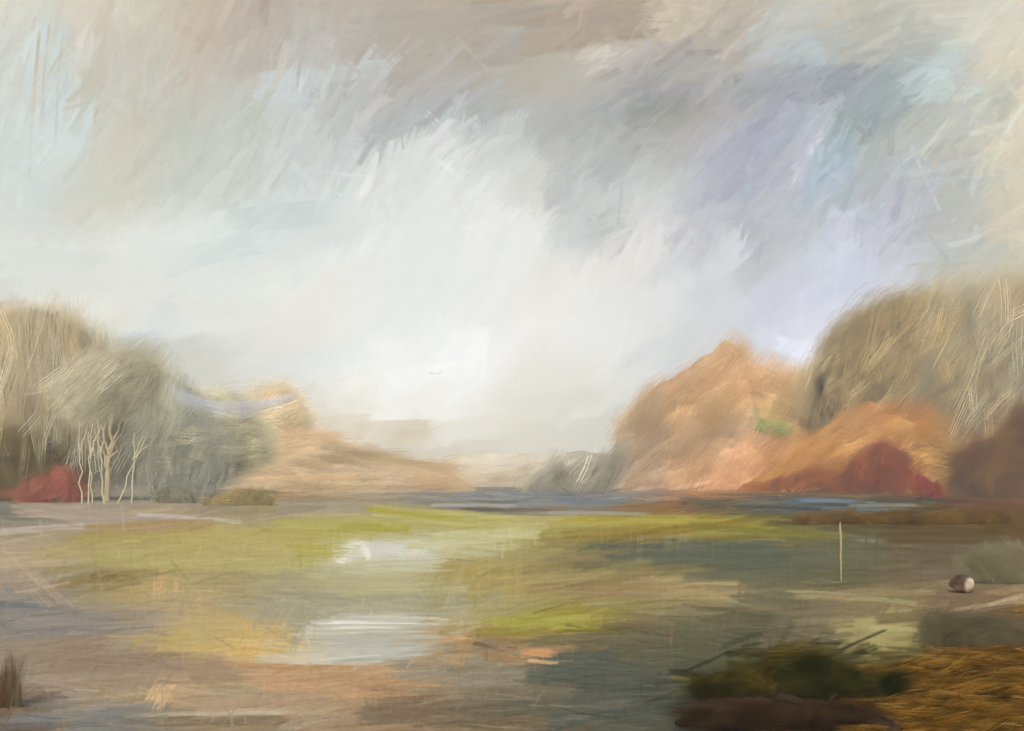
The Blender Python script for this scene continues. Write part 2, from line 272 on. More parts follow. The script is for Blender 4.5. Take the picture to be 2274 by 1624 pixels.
# --- the marks one can tell apart
for a in [
    (95, 260, 86, 420, 10, (190, 170, 142), .5, .03, .5), (75, 260, 84, 430, 16, (206, 222, 224), .8, .05, .15), (30, 110, 70, 170, 26, (196, 176, 150), .7, .5, .2), (10, 150, 80, 220, 40, (208, 210, 202), .7, .2, .2), (40, 330, 82, 380, 26, (200, 200, 186), .5, .05, .4),
    (215, 240, 88, 460, 12, (198, 182, 154), .5, -.03, .45), (228, 150, 86, 320, 30, (200, 188, 164), .5, .02, .4), (290, 260, 88, 420, 120, (202, 196, 178), .45, 0, .3), (250, 330, 60, 260, 60, (205, 196, 176), .5, .05, .5),
    (130, 370, 60, 260, 70, (206, 221, 221), .75, .05, .25), (100, 430, 80, 170, 60, (206, 224, 224), .6, 0, .2), (160, 250, 85, 280, 30, (216, 222, 218), .5, 0, .5),
    (420, 330, 52, 320, 120, (194, 198, 184), .5, .05, .25), (480, 420, 86, 150, 110, (192, 197, 184), .8, 0, .25), (400, 450, 80, 110, 22, (192, 194, 178), .6, .1, .4), (580, 360, 78, 190, 40, (196, 196, 182), .6, .05, .5), (560, 430, 80, 120, 16, (222, 222, 212), .5, 0, .5),
    (660, 110, 3, 330, 100, (190, 180, 166), .8, .04, .15), (880, 120, 5, 260, 70, (186, 176, 162), .7, -.04, .15), (720, 165, 6, 300, 44, (200, 208, 208), .8, .05, .2), (690, 205, 80, 100, 70, (204, 210, 208), .6, 0, .3),
    (855, 230, -70, 190, 36, (190, 186, 174), .7, .2, .15), (800, 230, 38, 170, 90, (190, 186, 176), .7, .1, .3), (735, 350, 0, 90, 120, (204, 206, 202), .8, .1, .1), (820, 330, 5, 110, 90, (184, 187, 185), .7, .15, .15), (770, 260, 42, 120, 30, (172, 176, 178), .7, .05, .6),
    (1000, 60, 4, 460, 90, (184, 171, 154), .7, .05, .1), (1250, 60, 10, 380, 120, (176, 158, 138), .75, .06, .1), (1180, 130, 0, 220, 150, (186, 180, 165), .85, 0, .05), (1220, 190, 30, 150, 90, (186, 180, 166), .7, .1, .1), (1080, 120, 10, 170, 70, (176, 165, 152), .7, 0, .15),
    (1150, 240, 12, 360, 110, (174, 178, 176), .7, .05, .1), (1310, 245, 12, 240, 90, (170, 170, 169), .7, .05, .1), (1040, 270, 20, 260, 80, (180, 185, 184), .6, .05, .25),
    (1300, 130, 45, 90, 36, (226, 214, 194), .8, .1, .55), (1010, 190, 12, 130, 24, (214, 200, 178), .5, 0, .6), (1330, 120, 35, 60, 20, (230, 218, 198), .7, 0, .6), (1480, 60, 15, 110, 24, (216, 198, 168), .6, 0, .6), (1500, 35, 10, 160, 26, (214, 198, 172), .6, 0, .5),
    (1175, 430, 84, 190, 44, (200, 199, 190), .5, .03, .4), (1090, 450, 60, 200, 120, (228, 228, 224), .6, .2, .2), (950, 450, 10, 260, 150, (216, 218, 215), .6, .05, .15), (870, 420, 70, 240, 90, (220, 220, 217), .8, .04, .3), (800, 460, 72, 240, 26, (222, 222, 218), .6, .05, .5), (1240, 380, 87, 190, 60, (182, 182, 178), .6, 0, .35),
    (940, 600, 66, 300, 80, (214, 217, 216), .7, .05, .3), (1060, 640, 70, 250, 50, (208, 212, 212), .6, .12, .4), (1010, 590, 66, 150, 18, (196, 201, 201), .6, .1, .5), (1080, 700, -30, 200, 60, (214, 215, 214), .7, -.35, .25), (1130, 690, 60, 170, 80, (218, 219, 216), .7, -.2, .2),
    (1035, 785, 86, 110, 110, (240, 240, 239), .95, .05, .15), (985, 790, 45, 150, 40, (238, 238, 237), .8, .1, .25), (1080, 800, -40, 110, 44, (236, 236, 235), .8, .1, .3), (880, 850, 12, 240, 70, (241, 240, 237), .9, .08, .15), (800, 880, 20, 160, 34, (238, 234, 224), .7, .1, .35), (960, 880, 6, 220, 50, (238, 238, 234), .7, -.1, .2),
    (1258, 735, 42, 90, 34, (246, 246, 245), .95, 0, .3), (1450, 690, 80, 110, 18, (222, 200, 186), .5, .1, .4), (1400, 620, 50, 200, 60, (216, 215, 211), .5, .05, .4), (1430, 790, 84, 210, 130, (210, 210, 208), .7, .05, .2), (1590, 620, 70, 230, 80, (213, 215, 218), .7, .1, .3),
    (700, 470, 5, 130, 70, (198, 206, 204), .8, .05, .2), (580, 480, 8, 160, 50, (199, 206, 203), .7, .05, .2), (690, 420, 60, 110, 40, (188, 194, 194), .6, .1, .5), (470, 560, 15, 190, 60, (206, 215, 212), .7, .1, .25), (540, 580, 28, 150, 50, (208, 214, 210), .6, .05, .5), (500, 640, -40, 240, 60, (218, 219, 214), .6, -.15, .4),
    (110, 580, 0, 240, 150, (214, 216, 208), .85, .05, .08), (60, 560, 5, 200, 90, (220, 222, 215), .7, .05, .1), (250, 580, 0, 170, 24, (216, 218, 210), .5, .05, .6), (300, 680, 4, 200, 90, (214, 215, 206), .75, -.1, .25), (170, 695, 6, 110, 56, (240, 235, 218), .95, .05, .3), (60, 700, 5, 130, 40, (200, 200, 194), .8, .1, .25),
    (330, 770, 0, 240, 70, (194, 200, 194), .9, .05, .12), (420, 780, 2, 200, 80, (200, 205, 198), .6, 0, .2), (340, 741, 1, 260, 14, (206, 220, 230), .85, .03, .2), (480, 748, -6, 130, 16, (210, 220, 224), .5, 0, .3),
    (720, 930, -50, 110, 70, (230, 222, 206), .8, .1, .2), (620, 830, 3, 240, 50, (210, 214, 210), .7, .05, .3), (730, 830, 4, 170, 34, (206, 214, 214), .7, .04, .3), (1010, 960, 5, 240, 40, (226, 225, 218), .6, .08, .5), (1230, 880, 4, 280, 50, (213, 213, 199), .6, .05, .2), (900, 1005, 4, 240, 30, (216, 212, 200), .6, .05, .4),
    (1640, 330, 30, 210, 80, (172, 174, 190), .6, .1, .3), (1590, 400, 8, 180, 46, (180, 182, 193), .6, 0, .3), (1720, 400, 58, 260, 60, (184, 186, 197), .5, .05, .4), (1810, 330, 60, 180, 30, (200, 204, 216), .6, .06, .5), (1860, 370, 60, 140, 40, (158, 188, 206), .7, .1, .45), (1840, 430, 55, 180, 44, (176, 190, 204), .6, .1, .4), (1890, 450, -40, 90, 60, (170, 184, 186), .6, .1, .5), (1770, 300, 62, 160, 10, (214, 204, 190), .6, 0, .5), (1790, 350, 62, 190, 7, (218, 208, 196), .6, 0, .5), (1690, 310, 65, 90, 8, (216, 202, 188), .6, 0, .5),
    (1450, 250, 10, 160, 50, (152, 153, 143), .6, .05, .4), (1480, 310, 85, 150, 50, (162, 158, 150), .5, .05, .5), (1560, 150, 25, 190, 30, (192, 178, 164), .6, .05, .6), (1620, 175, 30, 170, 26, (198, 182, 166), .5, .05, .65), (1680, 190, 25, 140, 50, (163, 165, 165), .7, .1, .3), (1820, 190, 5, 230, 90, (160, 163, 172), .7, .1, .25), (1950, 210, 70, 110, 50, (150, 158, 160), .7, .1, .4), (1990, 250, 60, 110, 40, (146, 160, 158), .6, .1, .5), (1700, 60, 20, 90, 40, (190, 202, 204), .6, 0, .5), (1760, 105, 25, 120, 40, (186, 200, 202), .6, 0, .5),
    (1950, 70, 1, 300, 34, (190, 184, 166), .6, .03, .5), (1950, 105, 0, 260, 40, (184, 184, 170), .7, .03, .25), (2060, 185, 30, 110, 80, (202, 217, 214), .9, .1, .2), (2110, 250, 12, 210, 60, (192, 193, 180), .7, .1, .2), (2150, 170, -40, 90, 70, (194, 192, 178), .6, .1, .2), (2110, 370, 8, 200, 18, (202, 208, 208), .5, .05, .6), (2100, 400, 5, 190, 14, (200, 208, 212), .5, .05, .6), (2040, 420, -68, 190, 60, (184, 190, 192), .6, 0, .35), (2060, 410, -66, 200, 10, (208, 214, 220), .5, 0, .5), (2130, 460, 62, 170, 70, (188, 188, 190), .5, 0, .4), (2150, 590, 2, 230, 60, (190, 192, 186), .7, .1, .2), (2140, 525, 1, 200, 8, (200, 200, 210), .6, .1, .3),
    (1880, 560, 86, 120, 60, (210, 214, 230), .9, 0, .3), (1850, 640, 86, 190, 130, (206, 210, 225), .8, 0, .3), (1740, 640, 40, 200, 60, (206, 208, 221), .7, .1, .3), (1720, 560, 40, 230, 60, (188, 190, 191), .7, .1, .25), (1950, 640, 45, 210, 50, (210, 212, 224), .7, .05, .3), (1740, 700, 40, 130, 50, (214, 216, 231), .6, 0, .5), (1860, 720, 45, 190, 44, (216, 218, 231), .7, 0, .4), (1820, 775, -2, 200, 44, (236, 238, 250), .95, -.25, .2), (1760, 770, -14, 180, 40, (212, 215, 230), .85, -.2, .3), (1900, 700, 40, 130, 20, (234, 236, 246), .7, 0, .5), (2020, 560, -50, 160, 70, (196, 197, 208), .6, 0, .3),
    (2258, 300, 86, 260, 40, (230, 212, 182), .9, .1, .35), (2262, 440, 88, 260, 36, (230, 210, 180), .9, .1, .35), (2225, 110, 75, 120, 44, (222, 210, 188), .7, .2, .4), (2262, 590, 85, 130, 24, (196, 198, 196), .6, .1, .5), (2240, 480, -78, 220, 12, (180, 182, 170), .5, .2, .4)]:
    mu = sum(a[5]) / 3.0; cl = tuple(mu + (v - mu) * 0.72 for v in a[5])
    S(a[0], a[1], a[2], a[3], a[4], cl, a[6] * 0.92, a[7], a[8], 4.0, 0.06, 0.08, 3.0)
# broad loaded strokes with a clean edge, laid over the worked paint
sky.layer(150, FRM, (80, 190), (36, 95), sky_dir, .5, .16, 4.5, 4, .05, .15, .2, spread=16, ridge=3.5)
sky.layer(130, (560, 330, 1500, 900), (110, 260), (44, 120), sky_dir, .55, .16, 3.0, 3, .06, .1, .25, tint=(242, 242, 238, .26), spread=18, ridge=3)
sky.layer(60, (40, 480, 700, 740), (110, 260), (40, 100), sky_dir, .5, .16, 3.0, 3, .06, .1, .25, tint=(234, 234, 226, .25), spread=14, ridge=3)
for a in [(1010, 965, 3, 420, 60, (219, 213, 197), .7, .04, .2), (1250, 960, 4, 300, 60, (210, 208, 192), .7, .04, .2), (820, 985, 2, 300, 50, (214, 204, 182), .7, .04, .25), (720, 930, -30, 150, 60, (226, 217, 198), .6, .1, .3), (1180, 900, 8, 320, 44, (217, 215, 200), .7, .05, .2), (1000, 905, -6, 260, 34, (238, 237, 232), .7, -.1, .25), (560, 900, 2, 240, 50, (206, 198, 176), .6, .05, .4), (440, 880, 5, 260, 60, (198, 192, 172), .6, .05, .4), (1330, 960, 40, 160, 60, (200, 200, 186), .6, .1, .35),
          (1035, 785, 86, 110, 110, (246, 246, 244), .9, .05, .15), (985, 795, 45, 150, 44, (243, 243, 241), .8, .1, .25), (900, 850, 10, 260, 60, (246, 245, 241), .85, .08, .15), (960, 540, 66, 260, 120, (228, 230, 228), .6, .1, .2), (850, 620, 60, 260, 110, (230, 230, 225), .6, .1, .2), (1120, 600, 75, 240, 90, (230, 230, 226), .6, .1, .2), (760, 640, 30, 240, 90, (230, 229, 222), .55, .1, .25), (500, 650, -35, 260, 80, (226, 227, 221), .6, -.15, .3), (300, 620, 3, 260, 70, (224, 225, 217), .6, .05, .25), (130, 600, 0, 240, 110, (218, 220, 212), .7, .05, .1),
          (820, 965, 3, 300, 60, (212, 198, 170), .8, .04, .2), (700, 955, 5, 240, 60, (208, 190, 158), .75, .05, .25), (950, 1000, 2, 320, 40, (212, 202, 180), .8, .03, .25), (1200, 995, 3, 360, 40, (214, 208, 190), .75, .03, .25), (560, 930, 8, 200, 60, (206, 190, 160), .7, .05, .3), (2130, 610, 3, 220, 70, (190, 191, 181), .8, .05, .2), (2190, 690, 8, 200, 90, (188, 181, 162), .8, .05, .25), (2080, 665, 30, 150, 60, (194, 192, 182), .7, .05, .3), (2240, 640, 80, 160, 60, (198, 190, 168), .7, .05, .3),
          (60, 180, 82, 240, 60, (207, 216, 216), .45, .05, .35), (130, 390, 60, 240, 80, (208, 217, 216), .55, .05, .25), (80, 440, 80, 170, 60, (209, 218, 217), .5, 0, .3), (640, 205, 10, 160, 50, (202, 212, 214), .6, .05, .3), (630, 480, 6, 200, 60, (197, 206, 205), .6, .05, .25), (470, 560, 14, 220, 60, (205, 214, 213), .6, .1, .25), (730, 350, 8, 160, 90, (202, 206, 206), .5, .1, .2), (900, 270, 20, 240, 60, (176, 181, 182), .5, .05, .3),
          (1500, 180, 20, 240, 70, (165, 165, 167), .5, .05, .35), (1650, 190, 14, 260, 60, (164, 167, 171), .6, .05, .3), (1830, 185, 5, 230, 70, (156, 161, 170), .6, .05, .3), (1980, 240, 60, 150, 50, (146, 158, 162), .6, .1, .4), (1600, 400, 30, 240, 70, (178, 181, 190), .5, .05, .3), (1700, 330, 50, 240, 70, (172, 175, 188), .5, .05, .35), (1400, 330, 40, 220, 70, (176, 177, 175), .5, .05, .3), (1300, 260, 14, 260, 70, (168, 170, 171), .55, .05, .25), (1950, 430, -60, 170, 60, (180, 185, 190), .5, 0, .35),
          (1900, 640, 86, 200, 100, (211, 215, 231), .7, 0, .25), (1820, 778, -2, 190, 40, (238, 240, 252), .9, -.25, .2), (1860, 375, 60, 150, 50, (170, 190, 203), .5, .1, .5), (50, 250, 82, 300, 60, (210, 213, 206), .6, .05, .4), (110, 300, 70, 300, 60, (207, 216, 213), .6, .05, .35), (75, 230, 86, 330, 9, (196, 180, 154), .6, .03, .45), (95, 200, 85, 300, 6, (200, 186, 160), .6, .03, .45), (130, 200, 86, 260, 7, (200, 188, 164), .5, .03, .5), (20, 260, 78, 340, 30, (203, 203, 190), .6, .06, .3), (205, 360, 87, 240, 10, (200, 184, 156), .5, .03, .45), (180, 200, 40, 90, 14, (200, 190, 168), .5, .1, .5), (175, 235, 12, 80, 10, (200, 190, 168), .5, .1, .5), (150, 330, 45, 220, 40, (214, 216, 208), .5, .05, .45), (1640, 335, 30, 200, 70, (170, 172, 190), .6, .1, .3), (1300, 60, 10, 300, 90, (174, 156, 136), .6, .06, .15), (1200, 190, 10, 220, 90, (184, 177, 162), .6, .05, .15), (1940, 215, 60, 140, 60, (150, 158, 162), .6, .1, .4), (2055, 185, 30, 110, 76, (203, 217, 214), .85, .1, .2), (1480, 250, 12, 190, 50, (152, 153, 144), .6, .05, .45)]:
    S(a[0], a[1], a[2], a[3], a[4], a[5], a[6], a[7], a[8], 4.0, 0.05, 0.05, 3.0)
sky.layer(110, FRM, (160, 340), (60, 130), sky_dir, .34, .34, 3, 5, .08, .35, .15, spread=14, ridge=3)
# hairlines left by single bristles
def hairs(cv, n, box, ang, cols, Lr=(25, 110), Wr=(1.6, 3.4), op=0.4, spread=8):
    for _ in range(n):
        x = R.uniform(box[0], box[2]); y = R.uniform(box[1], box[3])
        c = cols[int(R.integers(len(cols)))]; b = cv.gcol(x, y)
        c = b + (np.array(c) - b) * R.uniform(0.3, 0.8)
        cv.stroke(x, y, ang(x, y) + R.normal(0, spread), R.uniform(*Lr), R.uniform(*Wr), c, op * R.uniform(0.5, 1.2), R.normal(0, 0.06), 0.25, 2, 0.3, 0, 0)
hairs(sky, 160, FRM, sky_dir, [(232, 230, 222), (160, 158, 150), (225, 205, 178)], op=0.32)
hairs(sky, 240, (1350, 20, 2000, 480), sky_dir, [(222, 204, 178), (140, 140, 136), (200, 208, 214)], op=0.5)
hairs(sky, 110, (620, 150, 1000, 430), sky_dir, [(150, 154, 156), (214, 206, 190)], op=0.45)
hairs(sky, 130, (200, 20, 620, 330), sky_dir, [(226, 204, 176), (180, 170, 150)], op=0.4)
# small dark scuffs
for bx, n in (((1800, 170, 1900, 250), 34), ((1860, 250, 1940, 320), 34), ((1600, 150, 1640, 185), 14), ((955, 828, 982, 842), 4), ((1300, 470, 1400, 520), 26), ((690, 200, 720, 215), 8)):
    for _ in range(n): S(R.uniform(bx[0], bx[2]), R.uniform(bx[1], bx[3]), 40 + R.normal(0, 18), R.uniform(6, 20), R.uniform(2, 5), (134, 132, 118), 0.45, 0, 0.5, 3, 0.2, 0, 0)

def hatch(cv, n, box, ang, Lr, Wr, lum=6.0, hue=3.0, op=0.6, dry=0.6, spread=12, cross=0.0):
    for _ in range(n):
        x = R.uniform(box[0], box[2]); y = R.uniform(box[1], box[3])
        c = cv.read(x, y) + R.standard_normal() * lum + R.standard_normal(3) * hue * 0.5
        a = ang(x, y) + R.normal(0, spread) + (90 if R.random() < cross else 0)
        cv.stroke(x, y, a, R.uniform(*Lr), R.uniform(*Wr), c, op * R.uniform(.6, 1.1), R.normal(0, .1), dry * R.uniform(.7, 1.2), 7, .12, 0, 0)
def weave(cv, ang, amp, grain):
    h, w = cv.a.shape[:2]
    n = unit(gblur(R.standard_normal((h, w)), 0.4, 9)) if ang == 0 else unit(gblur(R.standard_normal((h, w)), 7, 0.5))
    cv.a += (n * amp + R.standard_normal((h, w)) * grain)[..., None].astype(np.float32)
hatch(sky, 420, FRM, sky_dir, (50, 150), (10, 34), 2.4, 1.2, .5, .5, 16, .06)
hatch(sky, 700, (1250, 0, 2270, 560), sky_dir, (40, 130), (6, 24), 6, 3.5, .6, .6, 18, .08)
hatch(sky, 260, (620, 100, 1100, 420), sky_dir, (40, 120), (6, 22), 5, 3, .65, .65, 12, .05)
hatch(sky, 300, (0, 0, 620, 420), sky_dir, (40, 140), (6, 24), 4.5, 3, .6, .65, 12, .05)
weave(sky, 0, 0.5, 0.4); weave(sky, 90, 0.4, 0.3)
def crisp(cv, r, k):
    b = np.stack([gblur(cv.a[..., i], r, r) for i in range(3)], -1); cv.a += (k * np.clip(cv.a - b, -22, 22)).astype(np.float32)
mu = sky.a.mean(2, keepdims=True); sky.a[:] = mu + (sky.a - mu) * .90 + np.array((-1.0, .5, .5), np.float32)
crisp(sky, 7, .35)
sky.layer(110, (-40, 280, 1620, 960), (160, 360), (70, 160), sky_dir, .34, .08, 2, 3, .4, .6, .15, spread=16, ridge=1)
sky.layer(60, FRM, (140, 300), (50, 120), sky_dir, .3, .15, 2.5, 3, .2, .6, .15, spread=16, ridge=2)
def axis(lo, a, b, hi, fine, coarse):
    return np.concatenate([np.arange(lo, a, coarse), np.arange(a, b, fine), np.arange(b, hi + 0.01, coarse)])
def dome(name, cv, RAD=2600.0):
    xs = axis(-620, -30, 2300, 2900, 1.8, 9.0); ys = axis(-400, -20, 1075, 1100, 1.8, 9.0)
    X, Y = np.meshgrid(xs, ys)
    c = lin(np.clip(cv.read(X, Y), 0, 255))
    D = np.stack([(X - CX) / FD, np.ones_like(X), -(Y - HY) / FD], -1)
    D /= np.linalg.norm(D, axis=-1, keepdims=True)
    path = np.minimum(28.3 / np.maximum(D[..., 2], .005), 1000.0)
    c = own(c, path, 1.0).reshape(-1, 3)
    V = D.reshape(-1, 3) * RAD + np.array((0, 0, EYE))
    return mesh_from(name, V, grid_faces(len(ys), len(xs)), c, M_SKY)
tag(dome('sky', sky), 'pale cloudy sky in broad loose strokes, white over the middle', kind='structure')

# ------------------------------------------------------------------ GROUND
GND = table('''
20 1140 122 121 110;100 1140 166 152 138;200 1150 171 156 140;300 1168 171 152 127;400 1150 172 152 126;450 1130 162 152 142;520 1130 150 138 114;560 1130 156 146 108;640 1130 160 148 128;750 1120 159 149 131;850 1125 156 146 130
250 1190 160 142 94;300 1200 168 150 99;400 1170 170 147 100;500 1180 180 165 109;650 1180 184 172 110;750 1160 176 168 102;850 1150 172 166 98;950 1140 176 168 106;1050 1160 180 176 110;1150 1165 186 178 127;1100 1192 191 187 141;1250 1165 169 157 88;1350 1150 173 161 62;1450 1150 178 164 62;1550 1165 160 150 66;1650 1172 140 132 60;1250 1190 154 141 87;1400 1182 138 119 64;1500 1182 138 119 66;1650 1190 124 114 68;1800 1190 110 107 75;1900 1210 104 103 82
700 1190 170 158 74;720 1220 165 155 54;650 1220 186 177 128;780 1220 205 202 188;850 1230 200 198 178;950 1230 200 196 170;1000 1220 190 182 140;850 1280 182 176 140;900 1310 178 170 130;750 1270 176 170 132
60 1230 177 158 135;150 1230 172 155 116;250 1240 170 158 103;350 1230 178 166 110;450 1230 180 166 108;550 1230 178 168 116;40 1290 160 144 127;100 1290 156 139 122;200 1270 150 138 106;300 1292 160 150 106;250 1287 134 116 76;350 1305 192 161 108;450 1300 168 152 110;550 1320 160 152 119;650 1350 160 152 121
30 1350 134 130 125;100 1370 139 131 126;200 1370 145 135 126;300 1370 160 146 123;420 1350 178 157 117;420 1410 186 164 104;480 1420 194 166 112;560 1400 201 170 109;640 1440 207 186 149;600 1340 158 150 119;680 1370 165 158 135
760 1385 220 218 210;900 1385 205 202 190;800 1430 180 178 165;900 1440 172 166 150;700 1450 196 188 165;980 1400 180 160 119;50 1470 150 134 117;200 1450 146 129 110;300 1470 142 123 102;350 1530 202 170 128;430 1500 160 137 108;150 1530 160 146 129;250 1530 150 131 108;20 1550 108 92 75;50 1600 120 104 88;150 1600 128 128 127;250 1590 127 124 119;400 1590 150 135 110;500 1560 164 148 123;600 1500 181 150 116;700 1500 187 152 115;650 1560 173 144 114;750 1560 173 146 116;550 1610 150 131 106;750 1610 160 139 113;850 1520 177 142 105;950 1560 140 119 93;850 1600 150 124 96;1050 1480 140 130 109;1050 1580 117 105 84;1000 1500 150 136 113
1100 1430 134 114 82;1200 1455 200 150 104;1160 1450 150 124 92;1050 1280 166 148 90;1130 1290 171 155 96;1200 1280 150 136 90;1100 1350 158 148 106;1000 1330 162 154 117;1130 1380 160 152 80;1220 1375 160 154 58;1280 1380 155 148 64;1150 1410 139 124 60
1300 1250 137 125 86;1400 1220 118 111 81;1500 1215 109 109 85;1600 1240 95 99 80;1700 1250 98 99 82;1350 1300 150 130 90;1500 1300 151 134 96;1550 1320 161 144 103;1450 1330 145 130 93;1650 1320 117 111 85;1600 1370 111 103 78;1400 1400 114 103 78;1500 1400 102 99 77;1350 1440 103 97 75;1300 1500 86 87 73;1250 1480 89 95 84;1380 1560 84 87 82;1300 1600 99 93 77;1200 1560 111 101 80;1150 1600 119 105 82;1450 1500 93 93 77;1500 1600 80 81 67
1700 1400 94 89 69;1600 1480 82 83 65;1700 1480 82 83 63;1800 1350 111 101 78;1750 1300 103 101 81;1900 1280 98 97 73;1850 1330 128 118 86;1950 1310 140 124 88;2050 1290 125 107 84;1950 1400 171 161 108;1990 1420 166 156 103;1880 1370 130 115 88;2050 1230 107 95 76;2100 1200 101 86 61;2200 1250 109 116 107;2230 1330 150 128 97;2150 1340 130 105 83;2180 1420 99 87 64;2120 1440 91 87 64;2200 1480 85 74 44
1900 1480 95 84 42;2000 1480 131 112 57;1900 1540 60 50 18;2000 1540 110 82 34;2100 1540 121 89 32;2200 1540 110 74 18;2250 1450 141 99 33;2100 1600 110 76 22;1650 1500 66 70 54;1720 1480 52 58 44;1780 1490 40 42 26;1850 1485 76 70 42;1700 1540 40 42 28;1620 1555 56 54 40;1850 1580 36 28 14;1780 1540 32 32 16;1920 1510 68 58 26;1560 1560 62 64 50;1830 1540 30 26 12;1900 1590 50 36 16;2000 1600 68 46 14;2230 1600 126 89 30;1750 1500 38 45 26;1650 1520 56 61 42;1800 1560 33 29 14;1700 1580 74 57 45;1600 1590 78 61 49;1800 1600 58 41 31;1530 1580 48 55 41
950 1105 150 142 126;1050 1100 142 138 128;1250 1100 138 136 128;1450 1120 152 120 84;1600 1115 120 112 94;1800 1145 86 73 48;1900 1150 84 70 42;2050 1150 95 84 57;2200 1130 110 84 50;2000 1190 96 80 50;1990 1160 88 66 38;300 1110 162 154 136;120 1110 150 138 116;600 1095 168 144 110;800 1090 166 146 114
''')
pg = []
for (x, y, r, g_, b) in GND: pg.append((x, y, r, g_, b))
for (x, y, r, g_, b) in ((-300, 1150, 160, 150, 135), (-300, 1300, 160, 145, 125), (-300, 1500, 140, 128, 112), (2560, 1150, 120, 95, 60), (2560, 1300, 125, 105, 78), (2560, 1500, 120, 86, 35), (300, 1800, 140, 126, 108), (1000, 1800, 120, 104, 84), (1600, 1800, 70, 62, 48), (2200, 1800, 110, 78, 28)): pg.append((x, y, r, g_, b))
gnd = Canvas(-460, 1062, 2740, 1840, 1.7)
gnd.guide(pg, aniso=2.6, soft=30, warp=14, step=6)
def g_dir(x, y): return 2.0 + 5 * math.sin(x * 0.006 + y * 0.01)
GF = (-60, 1066, 2330, 1640); GA = (-440, 1066, 2720, 1820)
gnd.layer(260, GA, (160, 360), (22, 46), g_dir, 0.7, 0.15, 3.0, 3.5, 0.3, 0.1, 0.06, spread=4)
gnd.layer(700, GF, (90, 260), (8, 30), g_dir, 0.62, 0.32, 5.0, 5.0, 0.14, 0.15, 0.07, spread=4)
gnd.layer(1100, GF, (50, 190), (3, 12), g_dir, 0.5, 0.5, 8.0, 6.0, 0.12, 0.1, 0.06, spread=4)
G = gnd.stroke
